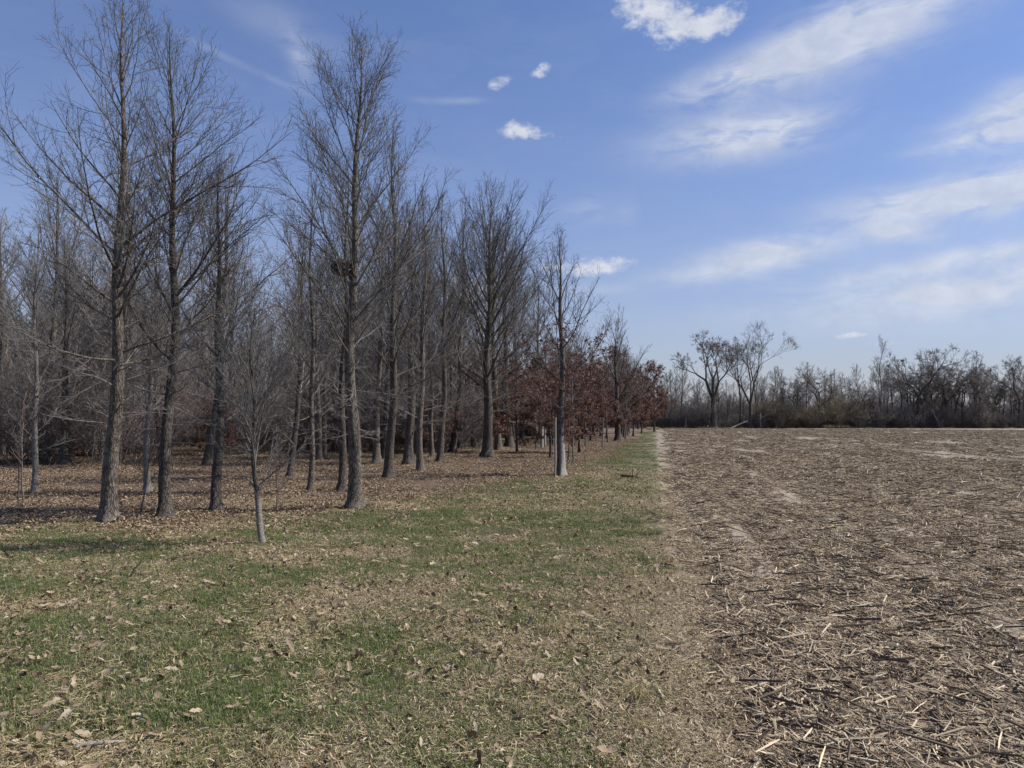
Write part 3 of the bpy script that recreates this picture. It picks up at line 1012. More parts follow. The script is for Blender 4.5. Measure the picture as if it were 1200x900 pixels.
HERO = [
    # px, py, ytop, r0 px half width, kind, label
    (128, 613, -8, 10.5, 'pin', 'bark', 'tallest bare tree at far left, wide open crown, thick trunk flared at the litter edge'),
    (193, 607, 32, 8.5, 'pin2', 'bark_dark', 'dark bare tree just right of the tallest left tree, crown crowded with steep branches'),
    (253, 599, 182, 7.0, 'nar', 'bark_dark', 'slim dark bare tree standing behind the little vase-shaped sapling'),
    (415, 596, 38, 9.5, 'steep', 'bark', 'big bare tree with a nest in it, straight grey trunk mid-left'),
    (455, 562, 150, 6.5, 'nar', 'bark_dark', 'bare tree with black trunk, next right after the nest tree'),
    (400, 576, 190, 5.5, 'nar', 'bark_dark', 'bare tree half hidden close behind the nest tree trunk'),
    (363, 577, 215, 4.2, 'nar', 'bark', 'thin straight bare tree left of the nest tree'),
    (493, 553, 225, 5.0, 'nar', 'bark', 'narrow bare tree with lit tan-grey trunk right of the black-trunked one'),
    (516, 542, 232, 4.8, 'nar', 'bark_dark', 'narrow bare tree in the row before the broad dense-crowned tree'),
    (571, 536, 228, 7.0, 'dense', 'bark_dark', 'broad dense-crowned bare tree with black flared trunk at the woods corner'),
    (657, 558, 276, 6.0, 'young', 'bark_patched', 'bare young tree with pale whitish trunk standing out beyond the woods corner'),
    (724, 517, 382, 4.0, 'fork', 'bark_dark', 'small dark forking tree beside the grass strip near its far end'),
    (293, 640, 362, 5.2, 'vase', 'bark_sapling', 'little vase-shaped bare sapling with curved foot, foremost in the grass'),
    (40, 579, 262, 4.3, 'nar', 'bark_pale', 'pale slim bare tree at the left edge of the photo'),
    (172, 577, 330, 4.6, 'nar', 'bark_pale', 'short pale-trunked tree between the two tall left trees'),
]
for i, (px, py, yt, wpx, kind, bk, label) in enumerate(HERO):
    x, y, H = height_of(px, py, yt)
    r0 = wpx / FOC * y * .85
    sd0 = 140 + i if kind == 'steep' else 100 + i
    if kind == 'pin':
        g = make_tree(sd0, H, r0, 68, .17, prof(H, PIN_L), PIN_E, (14, 7, 1), .034, .60, 1.05, limb_r=.0095)
    elif kind == 'steep':
        g = make_tree(sd0, H * .985, r0, 84, .15, prof(H, STEEP_L), STEEP_E, (13, 7, 1), .030, .54, 1.1, limb_r=.0078)
    elif kind == 'pin2':
        g = make_tree(sd0, H, r0, 66, .15, prof(H, [(a, b * .9) for a, b in STEEP_L]), STEEP_E, (13, 7, 1), .045, .52, 1.1, limb_r=.0095)
    elif kind == 'nar':
        big = y < 18
        g = make_tree(sd0, H, r0, 38 if big else 45, .15, prof(H, NAR_L if not big else [(a, b * .85) for a, b in NAR_L]), NAR_E, (11, 6, 1), .05, .5, 1.0 if big else 1.35)
    elif kind == 'dense':
        g = make_tree(sd0, H, r0, 62, .16, prof(H, [(a, b * 1.4) for a, b in NAR_L]), [(a, e - .08) for a, e in NAR_E], (15, 7, 1), .045, .56, 1.7)
    elif kind == 'young':
        g = make_tree(sd0 + 7, H, r0, 36, .17, prof(H, PIN_L), [(a, b + .25) for a, b in PIN_E], (9, 5, 2), .05, .6, 1.3, azbias=(0.2, .2), leaves=2600, leaf_size=.09, leaf_low=.62)
    elif kind == 'fork':
        g = make_tree(sd0, H, r0, 22, .22, prof(H, [(0, .2), (.25, .5), (.5, .5), (1, .2)]), [(0, .2), (.3, .7), (.6, 1.0), (1, 1.3)], (9, 6, 2), .08, .6, 2.6, limb_r=.016)
    elif kind == 'vase':
        g = make_tree(sd0, H, r0 * .9, 34, .17, prof(H, [(0, .28), (.25, .46), (.5, .48), (.8, .3), (1, .1)]), [(0, .7), (.15, .92), (.4, 1.08), (1, 1.3)], (13, 6, 2), .03, .5, .8,
                      trunk_kw=dict(curve=.17, lean=(.004, 0), flare=.35, wig=.02, K=44, Sd=12), limb_r=.009, wig=.06)
    parts = build_parts(g, M[bk], M['twig'], True)
    nm = {'vase': 'sapling', 'pin': 'oak_tree', 'pin2': 'oak_tree', 'steep': 'oak_tree'}.get(kind, 'bare_tree')
    place_tree(parts, nm, label, x, y)
    if i == 3: NEST_TREE = (x, y, H)


# leaves and grass gathered round the trunks, and drifts between them
dr = [mesh_from('drift_patch', *dead_leaves(130, r2, .03, .07, .55, .07, .8), True, [M['litter']]) for i in range(4)]
for me in dr:
    co = np.empty(len(me.vertices) * 3, np.float32); me.vertices.foreach_get('co', co); co = co.reshape(-1, 3)
    co[:, 2] *= np.clip(1.2 - np.hypot(co[:, 0], co[:, 1]) / .34, .12, 1); me.vertices.foreach_set('co', co.ravel()); me.update()
dx_, dy_ = [], []
for (px, py, *_r) in HERO:
    hx, hy = at(px, py)
    for q in range(int(5 if hy < 30 else 3)):
        a = r2.uniform(0, 6.28); q_ = r2.uniform(.18, .42)
        dx_.append(hx + math.cos(a) * q_); dy_.append(hy + math.sin(a) * q_)
xx, yy = wedge(2600, r2, 9, 45, -1.0, .3, 1.5)
kk = (litter_mask(xx, yy) > .6) & (vcoord(xx, yy) < -1.5) & (fbm(xx * .6, yy, .9, 3, 123) > .56)
dx_ = np.concatenate([dx_, xx[kk]]); dy_ = np.concatenate([dy_, yy[kk]])
scatter('leaf_drifts', source_collection('drift_source', dr), dx_, dy_, r2.uniform(.7, 1.3, len(dx_)), 4, r2, 0, .05)
gx_, gy_ = [], []
for (px, py, *_r) in HERO[:5] + HERO[10:13]:
    hx, hy = at(px, py)
    for q in range(5):
        a = r2.uniform(0, 6.28); gx_.append(hx + math.cos(a) * .2); gy_.append(hy + math.sin(a) * .2)
xx, yy = wedge(420, r2, 2, 12, -.9, .25, 1.6)
kk = (vcoord(xx, yy) < -.4) & (fbm(xx, yy, 1.2, 3, 61) > .46)
gx_ = np.concatenate([gx_, xx[kk]]); gy_ = np.concatenate([gy_, yy[kk]])
scatter('weedy_tufts', c_gt, gx_, gy_, r2.uniform(.35, .75, len(gx_)), 3, r2, 0, .1)

# cut stubble still standing here and there along the rows
stb = []
for i in range(4):
    n = 2
    b0 = np.stack([r2.normal(0, .05, n), r2.normal(0, .05, n), np.full(n, -.02)], -1)
    dd0 = unit(np.stack([r2.normal(0, .35, n), r2.normal(0, .35, n), np.ones(n)], -1))
    Pq = grow(b0, dd0, r2.uniform(.09, .2, n), 4, .08, 0, r2)
    stb.append(mesh_from('stub', *tubes(Pq, np.full((n, 4), .009) * r2.uniform(.8, 1.1, (n, 1)), 7, True), False, [M['stalk']]))
vv = np.round(r2.uniform(1, 40, 1500) / .76) * .76 + r2.normal(0, .04, 1500); uu = np.sqrt(r2.uniform(9, 70 ** 2, 1500))
xx = vv * RC + uu * RS; yy = -vv * RS + uu * RC
kk = (yy > 3) & (xx < yy * .95 + 1)
scatter('standing_stubble', source_collection('stub_source', stb), xx[kk], yy[kk], r2.uniform(.6, 1.2, kk.sum()), 4, r2, 0, .15)

# ------------------------------------------------------------------ nest in the fourth tree
nx_, ny_, nH = NEST_TREE
dist_n = ny_
nest = thing('squirrel_nest', 'dark ball of leaves and twigs lodged against the trunk of the big mid-left tree', 'nest',
             ((405 - 600) / FOC * dist_n - .06, dist_n - .16, EYE + (HORIZON - 315) / FOC * dist_n))
rn = np.random.default_rng(5)
nl = 420
u = unit(rn.normal(0, 1, (nl, 3)))
lV, lF = dead_leaves(nl, rn, .05, .10, .01, .01, 1.2)
lV = lV.reshape(nl, 15, 3); lV = lV - lV.mean(1, keepdims=True) + (u * rn.uniform(.6, 1.0, (nl, 1)) * np.array([.20, .17, .15]))[:, None]
link('leaf_ball', mesh_from('leaf_ball', lV.reshape(-1, 3), lF, False, [leaf_mat('dark_nest_leaves', [(.045, .032, .026), (.09, .062, .048)], 0)]), nest)
st = unit(rn.normal(0, 1, (90, 3))) * np.array([.17, .15, .11])
dd = unit(np.cross(st, rn.normal(0, 1, (90, 3))))
Pn = np.stack([st - dd * .11, st * 1.08, st + dd * .11], 1)
link('nest_twigs', mesh_from('nest_twigs', *tubes(Pn, np.full((90, 3), .0035), 3), False, [M['twig']]), nest)

# ------------------------------------------------------------------ slim saplings, stakes and tube guards by the woods corner
SAP = [(22, 596, 478, 'thin paired sapling stem, the left one, near the left edge of the woods'),
       (28, 592, 470, 'thin paired sapling stem, the right one, near the left edge of the woods'),
       (165, 599, 505, 'spindly leaning sapling between the two tallest left trees'),
       (325, 600, 520, 'spindly upright sapling in the leaf litter right of the vase-shaped sapling'),
       (628, 527, 448, 'thin dark sapling left of the pale guard tube'),
       (666, 541, 440, 'thin dark sapling close right of the pale-trunked tree'),
       (672, 543, 415, 'taller thin sapling just right of the pale-trunked tree'),
       (686, 524, 452, 'thin sapling halfway from the pale-trunked tree to the forking tree'),
       (706, 524, 455, 'slim pale sapling left of the small forking tree'),
       (712, 519, 460, 'slim dark sapling nearest left of the small forking tree'),
       (733, 515, 462, 'slim sapling right behind the small forking tree')]
for i, (px, py, yt, label) in enumerate(SAP):
    x, y = at(px, py); H = EYE + (HORIZON - yt) / FOC * y
    g = make_tree(300 + i, H, max(.010, .0011 * y), 9, .3, prof(H, [(0, .3), (.5, .3), (1, .1)]), [(0, .5), (.5, .9), (1, 1.2)], (5, 3, 0), .06, .6,
                  1.0 + y / 30, trunk_kw=dict(lean=(.12 if i == 2 else rn.normal(0, .02), 0), K=20, Sd=8), limb_r=.006)
    place_tree(build_parts(g, M['bark_young'] if i not in (4, 5, 9) else M['bark'], M['twig_red'] if i % 2 else M['twig'], False), 'sapling', label, x, y)


def wood_mat(name, a, b_):
    m, t, b = mat_new(name, .9)
    co = t.new('ShaderNodeTexCoord').outputs['Object']
    t.link(t.mix(t.noise(t.mapping(co, (40, 40, 3)), 2.0, 5, .7), a, b_), b.inputs['Base Color'])
    return m


M['stake'] = wood_mat('weathered_stake_wood', (.16, .14, .115), (.32, .285, .24))
M['tube'] = wood_mat('faded_plastic_tube', (.24, .225, .20), (.36, .34, .305))


def stake(px, py, h, w, label):
    x, y = at(px, py)
    K = 9
    z = np.linspace(-.1, h, K); P = np.stack([rn.normal(0, .003, K) + z * .01, rn.normal(0, .003, K), z], -1)[None]
    R = np.full((1, K), w / 2); R[0, -1] *= .8
    V, F = tubes(P, R, 8, True)
    o = link('stake', mesh_from('stake', V, F, False, [M['stake']]), None, (x, y, gz(x, y)))
    o['label'] = label; o['category'] = 'stake'


stake(650.5, 562, 1.62, .055, 'pale round wooden stake standing just left of the pale-trunked tree')
stake(643, 512, 1.5, .08, 'thin pale stake in the clearing behind the pale-trunked tree')
for px, py, h, w, label in [(635, 525, 1.22, .17, 'pale tree guard tube in the clearing left of the pale-trunked tree'),
                            (638.5, 523, 1.02, .13, 'shorter grey tree guard tube close beside the paler one')]:
    x, y = at(px, py)
    r = thing('tree_guard', label, 'tree guard', (x, y, gz(x, y)))
    z = np.linspace(-.03, h, 6)
    P = np.stack([z * 0, z * 0, z], -1)[None]
    Vo, Fo = tubes(P, np.full((1, 6), w / 2), 14); Vi, Fi = tubes(P, np.full((1, 6), w / 2 - .006), 14)
    V = np.concatenate([Vo, Vi]); F = np.concatenate([Fo, Fi[:, ::-1] + len(Vo)])
    link('guard_tube', mesh_from('guard_tube', V, F, True, [M['tube']]), r)
    P = np.stack([z * 0 + w / 2 + .02, z * 0, z * 1.15], -1)[None]
    link('support_stake', mesh_from('support_stake', *tubes(P, np.full((1, 6), .014), 6, True), False, [M['stake']]), r)

# ------------------------------------------------------------------ woods on the left
rw = np.random.default_rng(77)
WV = []
for i in range(6):
    H = 8.5
    g = make_tree(500 + i, H, .105 + .01 * i, 40, .10 + .02 * (i % 3), prof(H, [(a, b * (1.25 if i % 2 else 1.0)) for a, b in NAR_L]),
                  [(a, b - (.15 if i % 3 == 0 else 0)) for a, b in NAR_E], (12, 9, 0), .05, .6, 2.1, trunk_kw=dict(K=26, Sd=8, lean=(rw.normal(0, .02), rw.normal(0, .02))), limb_r=.009)
    WV.append(build_parts(g, M['bark_dark'] if i % 3 else M['bark'], M['twig'] if i % 3 != 1 else M['twig_far'], False))


def shrub_mesh(seed, H, n1, mat, spread=.5, twr=2.2, thick=.010, sub=(6, 4)):
    rng = np.random.default_rng(seed)
    p = np.stack([rng.normal(0, .12 * H / 2, n1), rng.normal(0, .12 * H / 2, n1), np.full(n1, -.05)], -1)
    d = np.stack([rng.normal(0, spread, n1), rng.normal(0, spread, n1), np.ones(n1)], -1)
    L = H * rng.uniform(.55, 1.05, n1)
    P1 = grow(p, d, L, 9, .09, .03, rng); R1 = taper(np.full(n1, thick), 9, .004)
    p, d, par, t, r = spawn(P1, R1, L, sub[0] * 2, .12, 1, .6, .2, rng)
    L2 = L[par] * .30 * rng.uniform(.5, 1.3, len(t)); P2 = grow(p, d, L2, 5, .12, .08, rng); R2 = taper(np.minimum(r * .7, .006), 5, .003)
    p, d, par, t, r = spawn(P2, R2, L2, sub[1], .1, 1, .7, .2, rng)
    L3 = L2[par] * .5 * rng.uniform(.5, 1.3, len(t)); P3 = grow(p, d, L3, 3, .12, .08, rng); R3 = taper(np.full(len(t), .0022 * twr), 3, .0014 * twr)
    G = Geo(); G.add(*tubes(P1, R1, 4)); G.add(*tubes(P2, R2, 3)); G.add(*tubes(P3, R3, 3))
    return G.mesh('shrub', mat)


BR = [shrub_mesh(700, 3.4, 16, M['twig'], .35), shrub_mesh(701, 3.0, 18, M['twig_red'], .42), shrub_mesh(702, 3.8, 14, M['twig_far'], .3), shrub_mesh(703, 2.6, 20, M['twig_red'], .5)]

# oaks still holding their russet leaves
RU = []
for i in range(4):
    H = 5.2
    g = make_tree(600 + i, H, .075, 26, .16, prof(H, [(0, .44), (.3, .48), (.6, .36), (1, .08)]), [(0, .0), (.3, .35), (.6, .8), (1, 1.3)], (9, 5, 0), .04, .6, 2.2,
                  trunk_kw=dict(K=22, Sd=8), leaves=[9500, 11000, 5200, 10000][i], leaf_size=.115, leaf_low=[1.15, 1.0, .8, 1.3][i])
    RU.append(build_parts(g, M['bark_dark'], M['twig_red'], False, M['russet']))
RUS = [(602, 523, .95, 'russet-leaved young oak left of the pale-trunked tree, low wide crown'),
       (640, 517, 1.25, 'russet-leaved oak directly behind the pale-trunked tree'),
       (682, 514, 1.55, 'tallest russet-leaved oak, peaking right of the pale-trunked tree'),
       (704, 511, 1.30, 'russet-leaved oak between the pale-trunked tree and the forking tree'),
       (731, 512, 1.20, 'russet-leaved oak close behind the small forking tree'),
       (752, 508, 1.35, 'russet-leaved oak at the right end of the reddish row'),
       (574, 519, 1.10, 'russet-leaved oak in the shade behind the broad dense-crowned tree'),
       (722, 508, 1.7, 'russet-leaved oak farthest back in the reddish row'),
       (661, 509, 1.9, 'russet-leaved oak deep behind the guard tubes'),
       (590, 513, 1.35, 'russet-leaved oak in the shade just right of the dense-crowned tree'),
       (618, 511, 1.5, 'russet-leaved oak behind the gap left of the guard tubes'),
       (767, 506, 1.35, 'russet-leaved oak where the reddish row meets the far woods'),
       (670, 519, .95, 'low russet-leaved oak showing between the thin saplings'),
       (692, 517, 1.0, 'low russet-leaved oak just left of the small forking tree'),
       (711, 514, 1.2, 'russet-leaved oak touching the left side of the small forking tree'),
       (742, 511, 1.1, 'russet-leaved oak just right of the small forking tree'),
       (648, 521, .95, 'low russet-leaved oak close behind the round stake'),
       (606, 531, .80, 'nearest small russet-leaved oak, left of the guard tubes'),
       (645, 537, .78, 'small russet-leaved oak nearest behind the pale-trunked tree'),
       (679, 531, .82, 'small russet-leaved oak nearest right of the thin saplings'),
       (553, 523, 1.0, 'russet-leaved oak in the shade left of the broad dense-crowned tree'),
       (528, 520, 1.1, 'russet-leaved oak deep between the narrow trunks of the row')]
for i, (px, py, sc, label) in enumerate(RUS):
    x, y = at(px, py)
    place_tree(RU[i % 4], 'russet_oak', label, x, y, rw.uniform(0, 6.28), sc * (1.0 if y < 80 else 1.15))

SPOTS = [(-900, 'left of the tallest left tree'), (108, 'behind the tallest left tree'), (160, 'behind the dark tree with steep branches'),
         (226, 'in the gap behind the vase-shaped sapling'), (345, 'behind the nest tree'), (442, 'behind the narrow row right of the nest tree'),
         (540, 'behind the broad dense-crowned tree and the russet oaks')]


def spot(px): return [t for q, t in SPOTS if px >= q][-1]
def depth_word(d): return 'nearer' if d < 40 else ('middle-distance' if d < 62 else 'distant')


FSP = [(-900, 'left of the wide-branching one'), (820, 'behind the wide-branching one and the tall pair'), (893, 'behind the tan thicket'),
       (1008, 'around the pale slender one'), (1056, 'under the two round crowns'), (1128, 'around the upright many-branched one'), (1172, 'towards the right edge')]
def fspot(px): return [t for q, t in FSP if px >= q][-1]


CORNER = [(531, 531, 245, 'narrow bare tree just left of the broad dense-crowned tree'), (584, 528, 258, 'bare tree close right of the broad dense-crowned tree, first of four'),
          (597, 524, 270, 'bare tree second to the right of the broad dense-crowned tree'), (612, 516, 296, 'bare tree third to the right of the broad dense-crowned tree'),
          (628, 513, 322, 'bare tree fourth to the right of the broad dense-crowned tree'), (478, 545, 240, 'bare tree deeper in, left of the lit tan-grey narrow trunk'),
          (340, 560, 262, 'bare tree deeper in, left of the thin straight tree')]
for i, (px, py, yt, label) in enumerate(CORNER):
    x, y = at(px, py)
    place_tree(WV[(i * 2 + 1) % 6], 'bare_tree', label, x, y, i * 1.3, (EYE + (HORIZON - yt) / FOC * y) / 8.5)

n_w = n_b = 0
first_row = True
for vi, v in enumerate(np.arange(-3.2, -80, -3.2)):
    for u in np.arange(20, 118, 3.5):
        v2 = v + rw.normal(0, .5); u2 = u + rw.normal(0, .8) + (vi % 2) * 1.9
        x = v2 * RC + u2 * RS; y = -v2 * RS + u2 * RC
        if y < 22: continue
        azp = math.atan2(x, y); d = math.hypot(x, y)
        if azp < -.80 or azp > .21: continue
        if litter_mask(np.array([x]), np.array([y]))[0] < .6: continue
        px = 600 + FOC * x / y
        if 540 < px < 780 and y < 58: continue
        if v > -9 and y < 40: continue
        if 262 < px < 345 and y < 45: continue
        if d > 62 and rw.random() < .45: continue
        if d > 85 and rw.random() < .5: continue
        sc = rw.uniform(.82, 1.2) * (1.06 if px < 560 else .85)
        if 250 < px < 345: sc *= .85
        k = int(rw.integers(0, 6))
        dw = depth_word(d)
        place_tree(WV[k], 'woodland_tree', '%s bare woodland tree %s' % (dw, spot(px)), x, y, rw.uniform(0, 6.28), sc,
                   '%s woodland trees %s' % (dw, spot(px)))
        n_w += 1
cand = []
while len(cand) < 640:
    d = math.sqrt(rw.uniform(25 ** 2, 78 ** 2)); a = rw.uniform(-.78, .19)
    x, y = d * math.sin(a), d * math.cos(a)
    if vcoord(x, y) > -6 or y < 25 or (a > -.42 and y < 34): continue
    px = 600 + FOC * x / y
    if 560 < px < 760 and y < 62: continue
    if litter_mask(np.array([x]), np.array([y]))[0] < .8: continue
    cand.append((d, x, y, px))
cand.sort()
deep = [(q[1], q[2]) for q in cand[222:]]
for d, x, y, px in cand[:222]:
    k = int(rw.integers(0, 4))
    o = link('shrub', BR[k], None, (x, y, gz(x, y)))
    o.rotation_euler = (0, 0, rw.uniform(0, 6.28)); s_ = rw.uniform(.7, 1.35); o.scale = (s_ * 1.3, s_ * 1.3, s_)
    lb_ = '%s %s' % (depth_word(d), 'reddish' if k in (1, 3) else 'grey')
    o['label'] = '%s undergrowth shrub %s' % (lb_, spot(px))
    o['category'] = 'shrub'; o['group'] = '%s undergrowth shrubs %s' % (lb_, spot(px))
for i in range(34):
    d = math.sqrt(rw.uniform(27 ** 2, 60 ** 2)); a = rw.uniform(-.70, -.06)
    x, y = d * math.sin(a), d * math.cos(a)
    if vcoord(x, y) > -9: continue
    px = 600 + FOC * x / y
    dw = depth_word(d)
    place_tree(RU[2 if i % 3 else 0], 'russet_oak', '%s russet-leaved young oak %s' % (dw, spot(px)), x, y, rw.uniform(0, 6.28), rw.uniform(.45, .85), '%s russet young oaks %s' % (dw, spot(px)))
print('woodland trees', n_w, 'shrubs', n_b)

# ------------------------------------------------------------------ tree line beyond the field
FARK = {}
def far_variant(seed, H, r0, n1, h0, L, E, sub, twr, trop=.05, wig=.10, bark='bark_dark', twig='twig_far', limb_r=.016, ang=.65, sizes=(.45, .5, .4), lean=0):
    g = make_tree(seed, H, r0, n1, h0, prof(H, L), E, sub, trop, ang, twr, trunk_kw=dict(K=24, Sd=8, wig=.03, lean=(lean, 0)), wig=wig, limb_r=limb_r, sizes=sizes)
    p = build_parts(g, M[bark], M[twig], False)
    if seed < 803: p[1][1].materials[0] = M['bark_dark']
    p_h = float(max(g['P3'][..., 2].max(), H))
    HEIGHTS.append(p_h)
    return p


HEIGHTS = []


def fork_tree(seed, trunk_h, r0, first, levels, ratio=.74, ang=.42, up=.05, wig=.09, twr=.02, side=1, twigs=5, lean=.0):
    """a trunk that divides again and again into a rounded crown"""
    rng = np.random.default_rng(seed)
    tV, tF, TP, TR = trunk_geo(trunk_h, r0, rng, K=14, Sd=9, wig=.02, top=r0 * .72, lean=(lean, 0))
    P = TP[:, -4:]; st = TP[0, -1]
    d = unit(TP[0, -1] - TP[0, -3])[None]
    starts, dirs, L, r = st[None], d, np.array([first]), np.array([r0 * .72])
    G = Geo(); T = Geo()
    zmax = 0
    for lv in range(levels):
        n = len(starts)
        nc = np.full(n, 2) + (rng.random(n) < (1.1 if lv == 0 else .35))
        par = np.repeat(np.arange(n), nc); seq = np.arange(len(par)) - (np.cumsum(nc) - nc)[par]
        a0 = rng.uniform(0, 6.28, n)[par] + seq * 2 * math.pi / nc[par]
        T_ = dirs[par]; ax = np.where(np.abs(T_[:, 2:3]) < .95, np.array([0, 0, 1.0]), np.array([1.0, 0, 0]))
        U = unit(np.cross(T_, ax)); V = np.cross(U, T_)
        a = np.abs(rng.normal(ang if lv else ang * .85, .14 if lv else .04, len(par)))
        dd_ = np.cos(a)[:, None] * T_ + np.sin(a)[:, None] * (np.cos(a0)[:, None] * U + np.sin(a0)[:, None] * V)
        Ln = L[par] * rng.uniform(.7, 1.15, len(par))
        rn_ = r[par] * rng.uniform(.62, .80, len(par))
        Pn = grow(starts[par], dd_, Ln, 6, wig, up, rng)
        Rn = np.linspace(1, .82, 6)[None] * rn_[:, None]
        Rn = np.maximum(Rn, twr * .5)
        G.add(*tubes(Pn, Rn, 6 if lv < 3 else 4 if lv < 5 else 3))
        zmax = max(zmax, Pn[..., 2].max())
        if lv >= 1 and side:
            sp_, sdr, par2, t2, r2_ = spawn(Pn, Rn, Ln, side + (lv > 2), .2, .9, .9, .2, rng)
            L2 = Ln[par2] * .55 * rng.uniform(.5, 1.2, len(t2))
            P2 = grow(sp_, sdr, L2, 5, .16, up, rng); R2 = taper(np.minimum(r2_ * .4, .05), 5, twr * .5)
            T.add(*tubes(P2, R2, 3))
            s3, d3, par3, t3, r3 = spawn(P2, R2, L2, 3, .2, 1, .7, .2, rng)
            L3 = L2[par3] * .5; P3 = grow(s3, d3, L3, 3, .15, .05, rng); T.add(*tubes(P3, taper(np.full(len(L3), twr * .55), 3, twr * .4), 3))
        starts = Pn[:, -1]; dirs = unit(Pn[:, -1] - Pn[:, -2]); L = Ln * ratio; r = Rn[:, -1]
    sp_, sdr, par2, t2, r2_ = spawn(Pn, Rn, Ln, twigs, .2, 1.0, .55, .2, rng)
    L2 = Ln[par2] * rng.uniform(.5, 1.1, len(t2)); P2 = grow(sp_, sdr, L2, 4, .12, .06, rng); T.add(*tubes(P2, taper(np.full(len(L2), twr * .6), 4, twr * .4), 3))
    HEIGHTS.append(float(max(zmax, P2[..., 2].max())))
    return [('trunk', mesh_from('trunk', tV, tF, True, [M['bark_dark']]), []), ('crown', G.mesh('crown', M['bark_dark']), [('twigs', T.mesh('twigs', M['twig_far'], False))])]


FAR = [fork_tree(800, 3.4, .36, 3.2, 7, .78, .42, .02, .055, twigs=4),
       fork_tree(813, 4.2, .36, 3.9, 7, .77, .40, .02, .05, twigs=4),
       fork_tree(802, 4.2, .26, 2.6, 6, .76, .44, .02, .14),
       far_variant(803, 11.0, .15, 28, .15, NAR_L, NAR_E, (10, 6, 0), 5.0),
       far_variant(804, 9.0, .15, 12, .3, [(0, .3), (.4, .45), (1, .35)], [(0, .7), (.5, 1.0), (1, 1.3)], (11, 7, 0), 5.0, .05, .1),
       fork_tree(805, 3.6, .26, 2.4, 6, .77, .50, .0, .20)]
PALE = far_variant(806, 14.0, .16, 14, .35, [(0, .3), (.4, .4), (1, .12)], [(0, .9), (.5, 1.05), (1, 1.3)], (12, 8, 0), 4.2, .05, .08, 'bark_pale', 'twig_pale')


def top_scale(H, py_top, y): return (EYE + (HORIZON - py_top) / FOC * y) / H


KEYF = [(836, 384, 0, 117.6, 'far wide-branching tree, left of the tall pair beyond the field'),
        (866, 392, 4, 119, 'left slimmer stem of the tall pair beyond the field'),
        (879, 375, 1, 117.8, 'right and tallest of the pair of trees beyond the field, broad forked crown'),
        (1076, 404, 2, 119, 'dark round-crowned tree right of the pale one in the far tree line'),
        (1108, 406, 5, 120, 'second dark round crown, right of the first, in the far tree line'),
        (1146, 410, 3, 119.5, 'upright many-branched tree at right in the far tree line'),
        (1194, 416, 2, 118.5, 'gnarled tree at the right edge of the photo in the far tree line'),
        (960, 422, 5, 119, 'gnarled low dark tree behind the tan thicket in the far tree line')]
for px, pt, k, y, label in KEYF:
    x = (px - 600) / FOC * y
    H = HEIGHTS[k]
    place_tree(FAR[k], 'distant_tree', label, x, y, rw.uniform(0, 6.28), top_scale(H, pt, y))
x = (1035 - 600) / FOC * 126
place_tree(PALE, 'distant_tree', 'pale tan slender tree rising above the far tree line', x, 126, 0, top_scale(HEIGHTS[6], 391, 126))
for px in list(np.arange(750, 1235, 8.2)) + list(np.arange(1240, 1420, 16)) :
    px = px + rw.normal(0, 3); y = 119 + abs(rw.normal(0, 3.5)); x = (px - 600) / FOC * y
    tall = (px < 830 and 1) or 0
    k = int(rw.choice([3, 4, 3, 4, 4] if px < 930 else [2, 5, 3, 3, 4, 4]))
    H = HEIGHTS[k]
    top = np.interp(px, [750, 800, 860, 940, 1010, 1060, 1110, 1150, 1185, 1200], [424, 432, 446, 430, 433, 424, 428, 423, 440, 434]) + rw.normal(0, 6)
    place_tree(FAR[k], 'distant_tree', 'brown-grey tree packed in the far tree line, ' + fspot(px), x, y, rw.uniform(0, 6.28), top_scale(H, top, y),
               'far tree line, ' + fspot(px))
SH = [shrub_mesh(720, 3.2, 26, M['twig_far'], .55, 7, .018, (6, 4)), shrub_mesh(721, 3.6, 22, M['twig_far'], .4, 7, .018, (6, 4))]
M['twig_tan'] = twig_mat('tan_thicket_twigs', (.16, .13, .09), (.28, .235, .17))
SHT = shrub_mesh(722, 3.6, 40, M['twig_tan'], .65, 7, .018, (8, 4))
for px in np.arange(748, 1225, 6.5):
    y = 117.6 + abs(rw.normal(0, 1.6)); x = (px + rw.normal(0, 2) - 600) / FOC * y
    tan = 893 < px < 1005
    o = link('shrub', SHT if tan and rw.random() < .75 else SH[int(rw.integers(0, 2))], None, (x, y, 0))
    s_ = rw.uniform(.35, 1.25); o.scale = (s_ * 1.1, s_ * 1.1, s_ * (1.1 if tan else 1.0)); o.rotation_euler = (0, 0, rw.uniform(0, 6))
    o['label'] = 'tan bushy thicket shrub right of the tall far pair' if tan else 'brown-grey shrub at the foot of the far tree line'
    if o.data is not SHT: o['label'] = 'brown-grey shrub under far trees, ' + fspot(px)
    o['category'] = 'shrub'; o['group'] = 'tan thicket shrubs beyond the field' if o.data is SHT else 'shrubs at the foot of the far trees, ' + fspot(px)

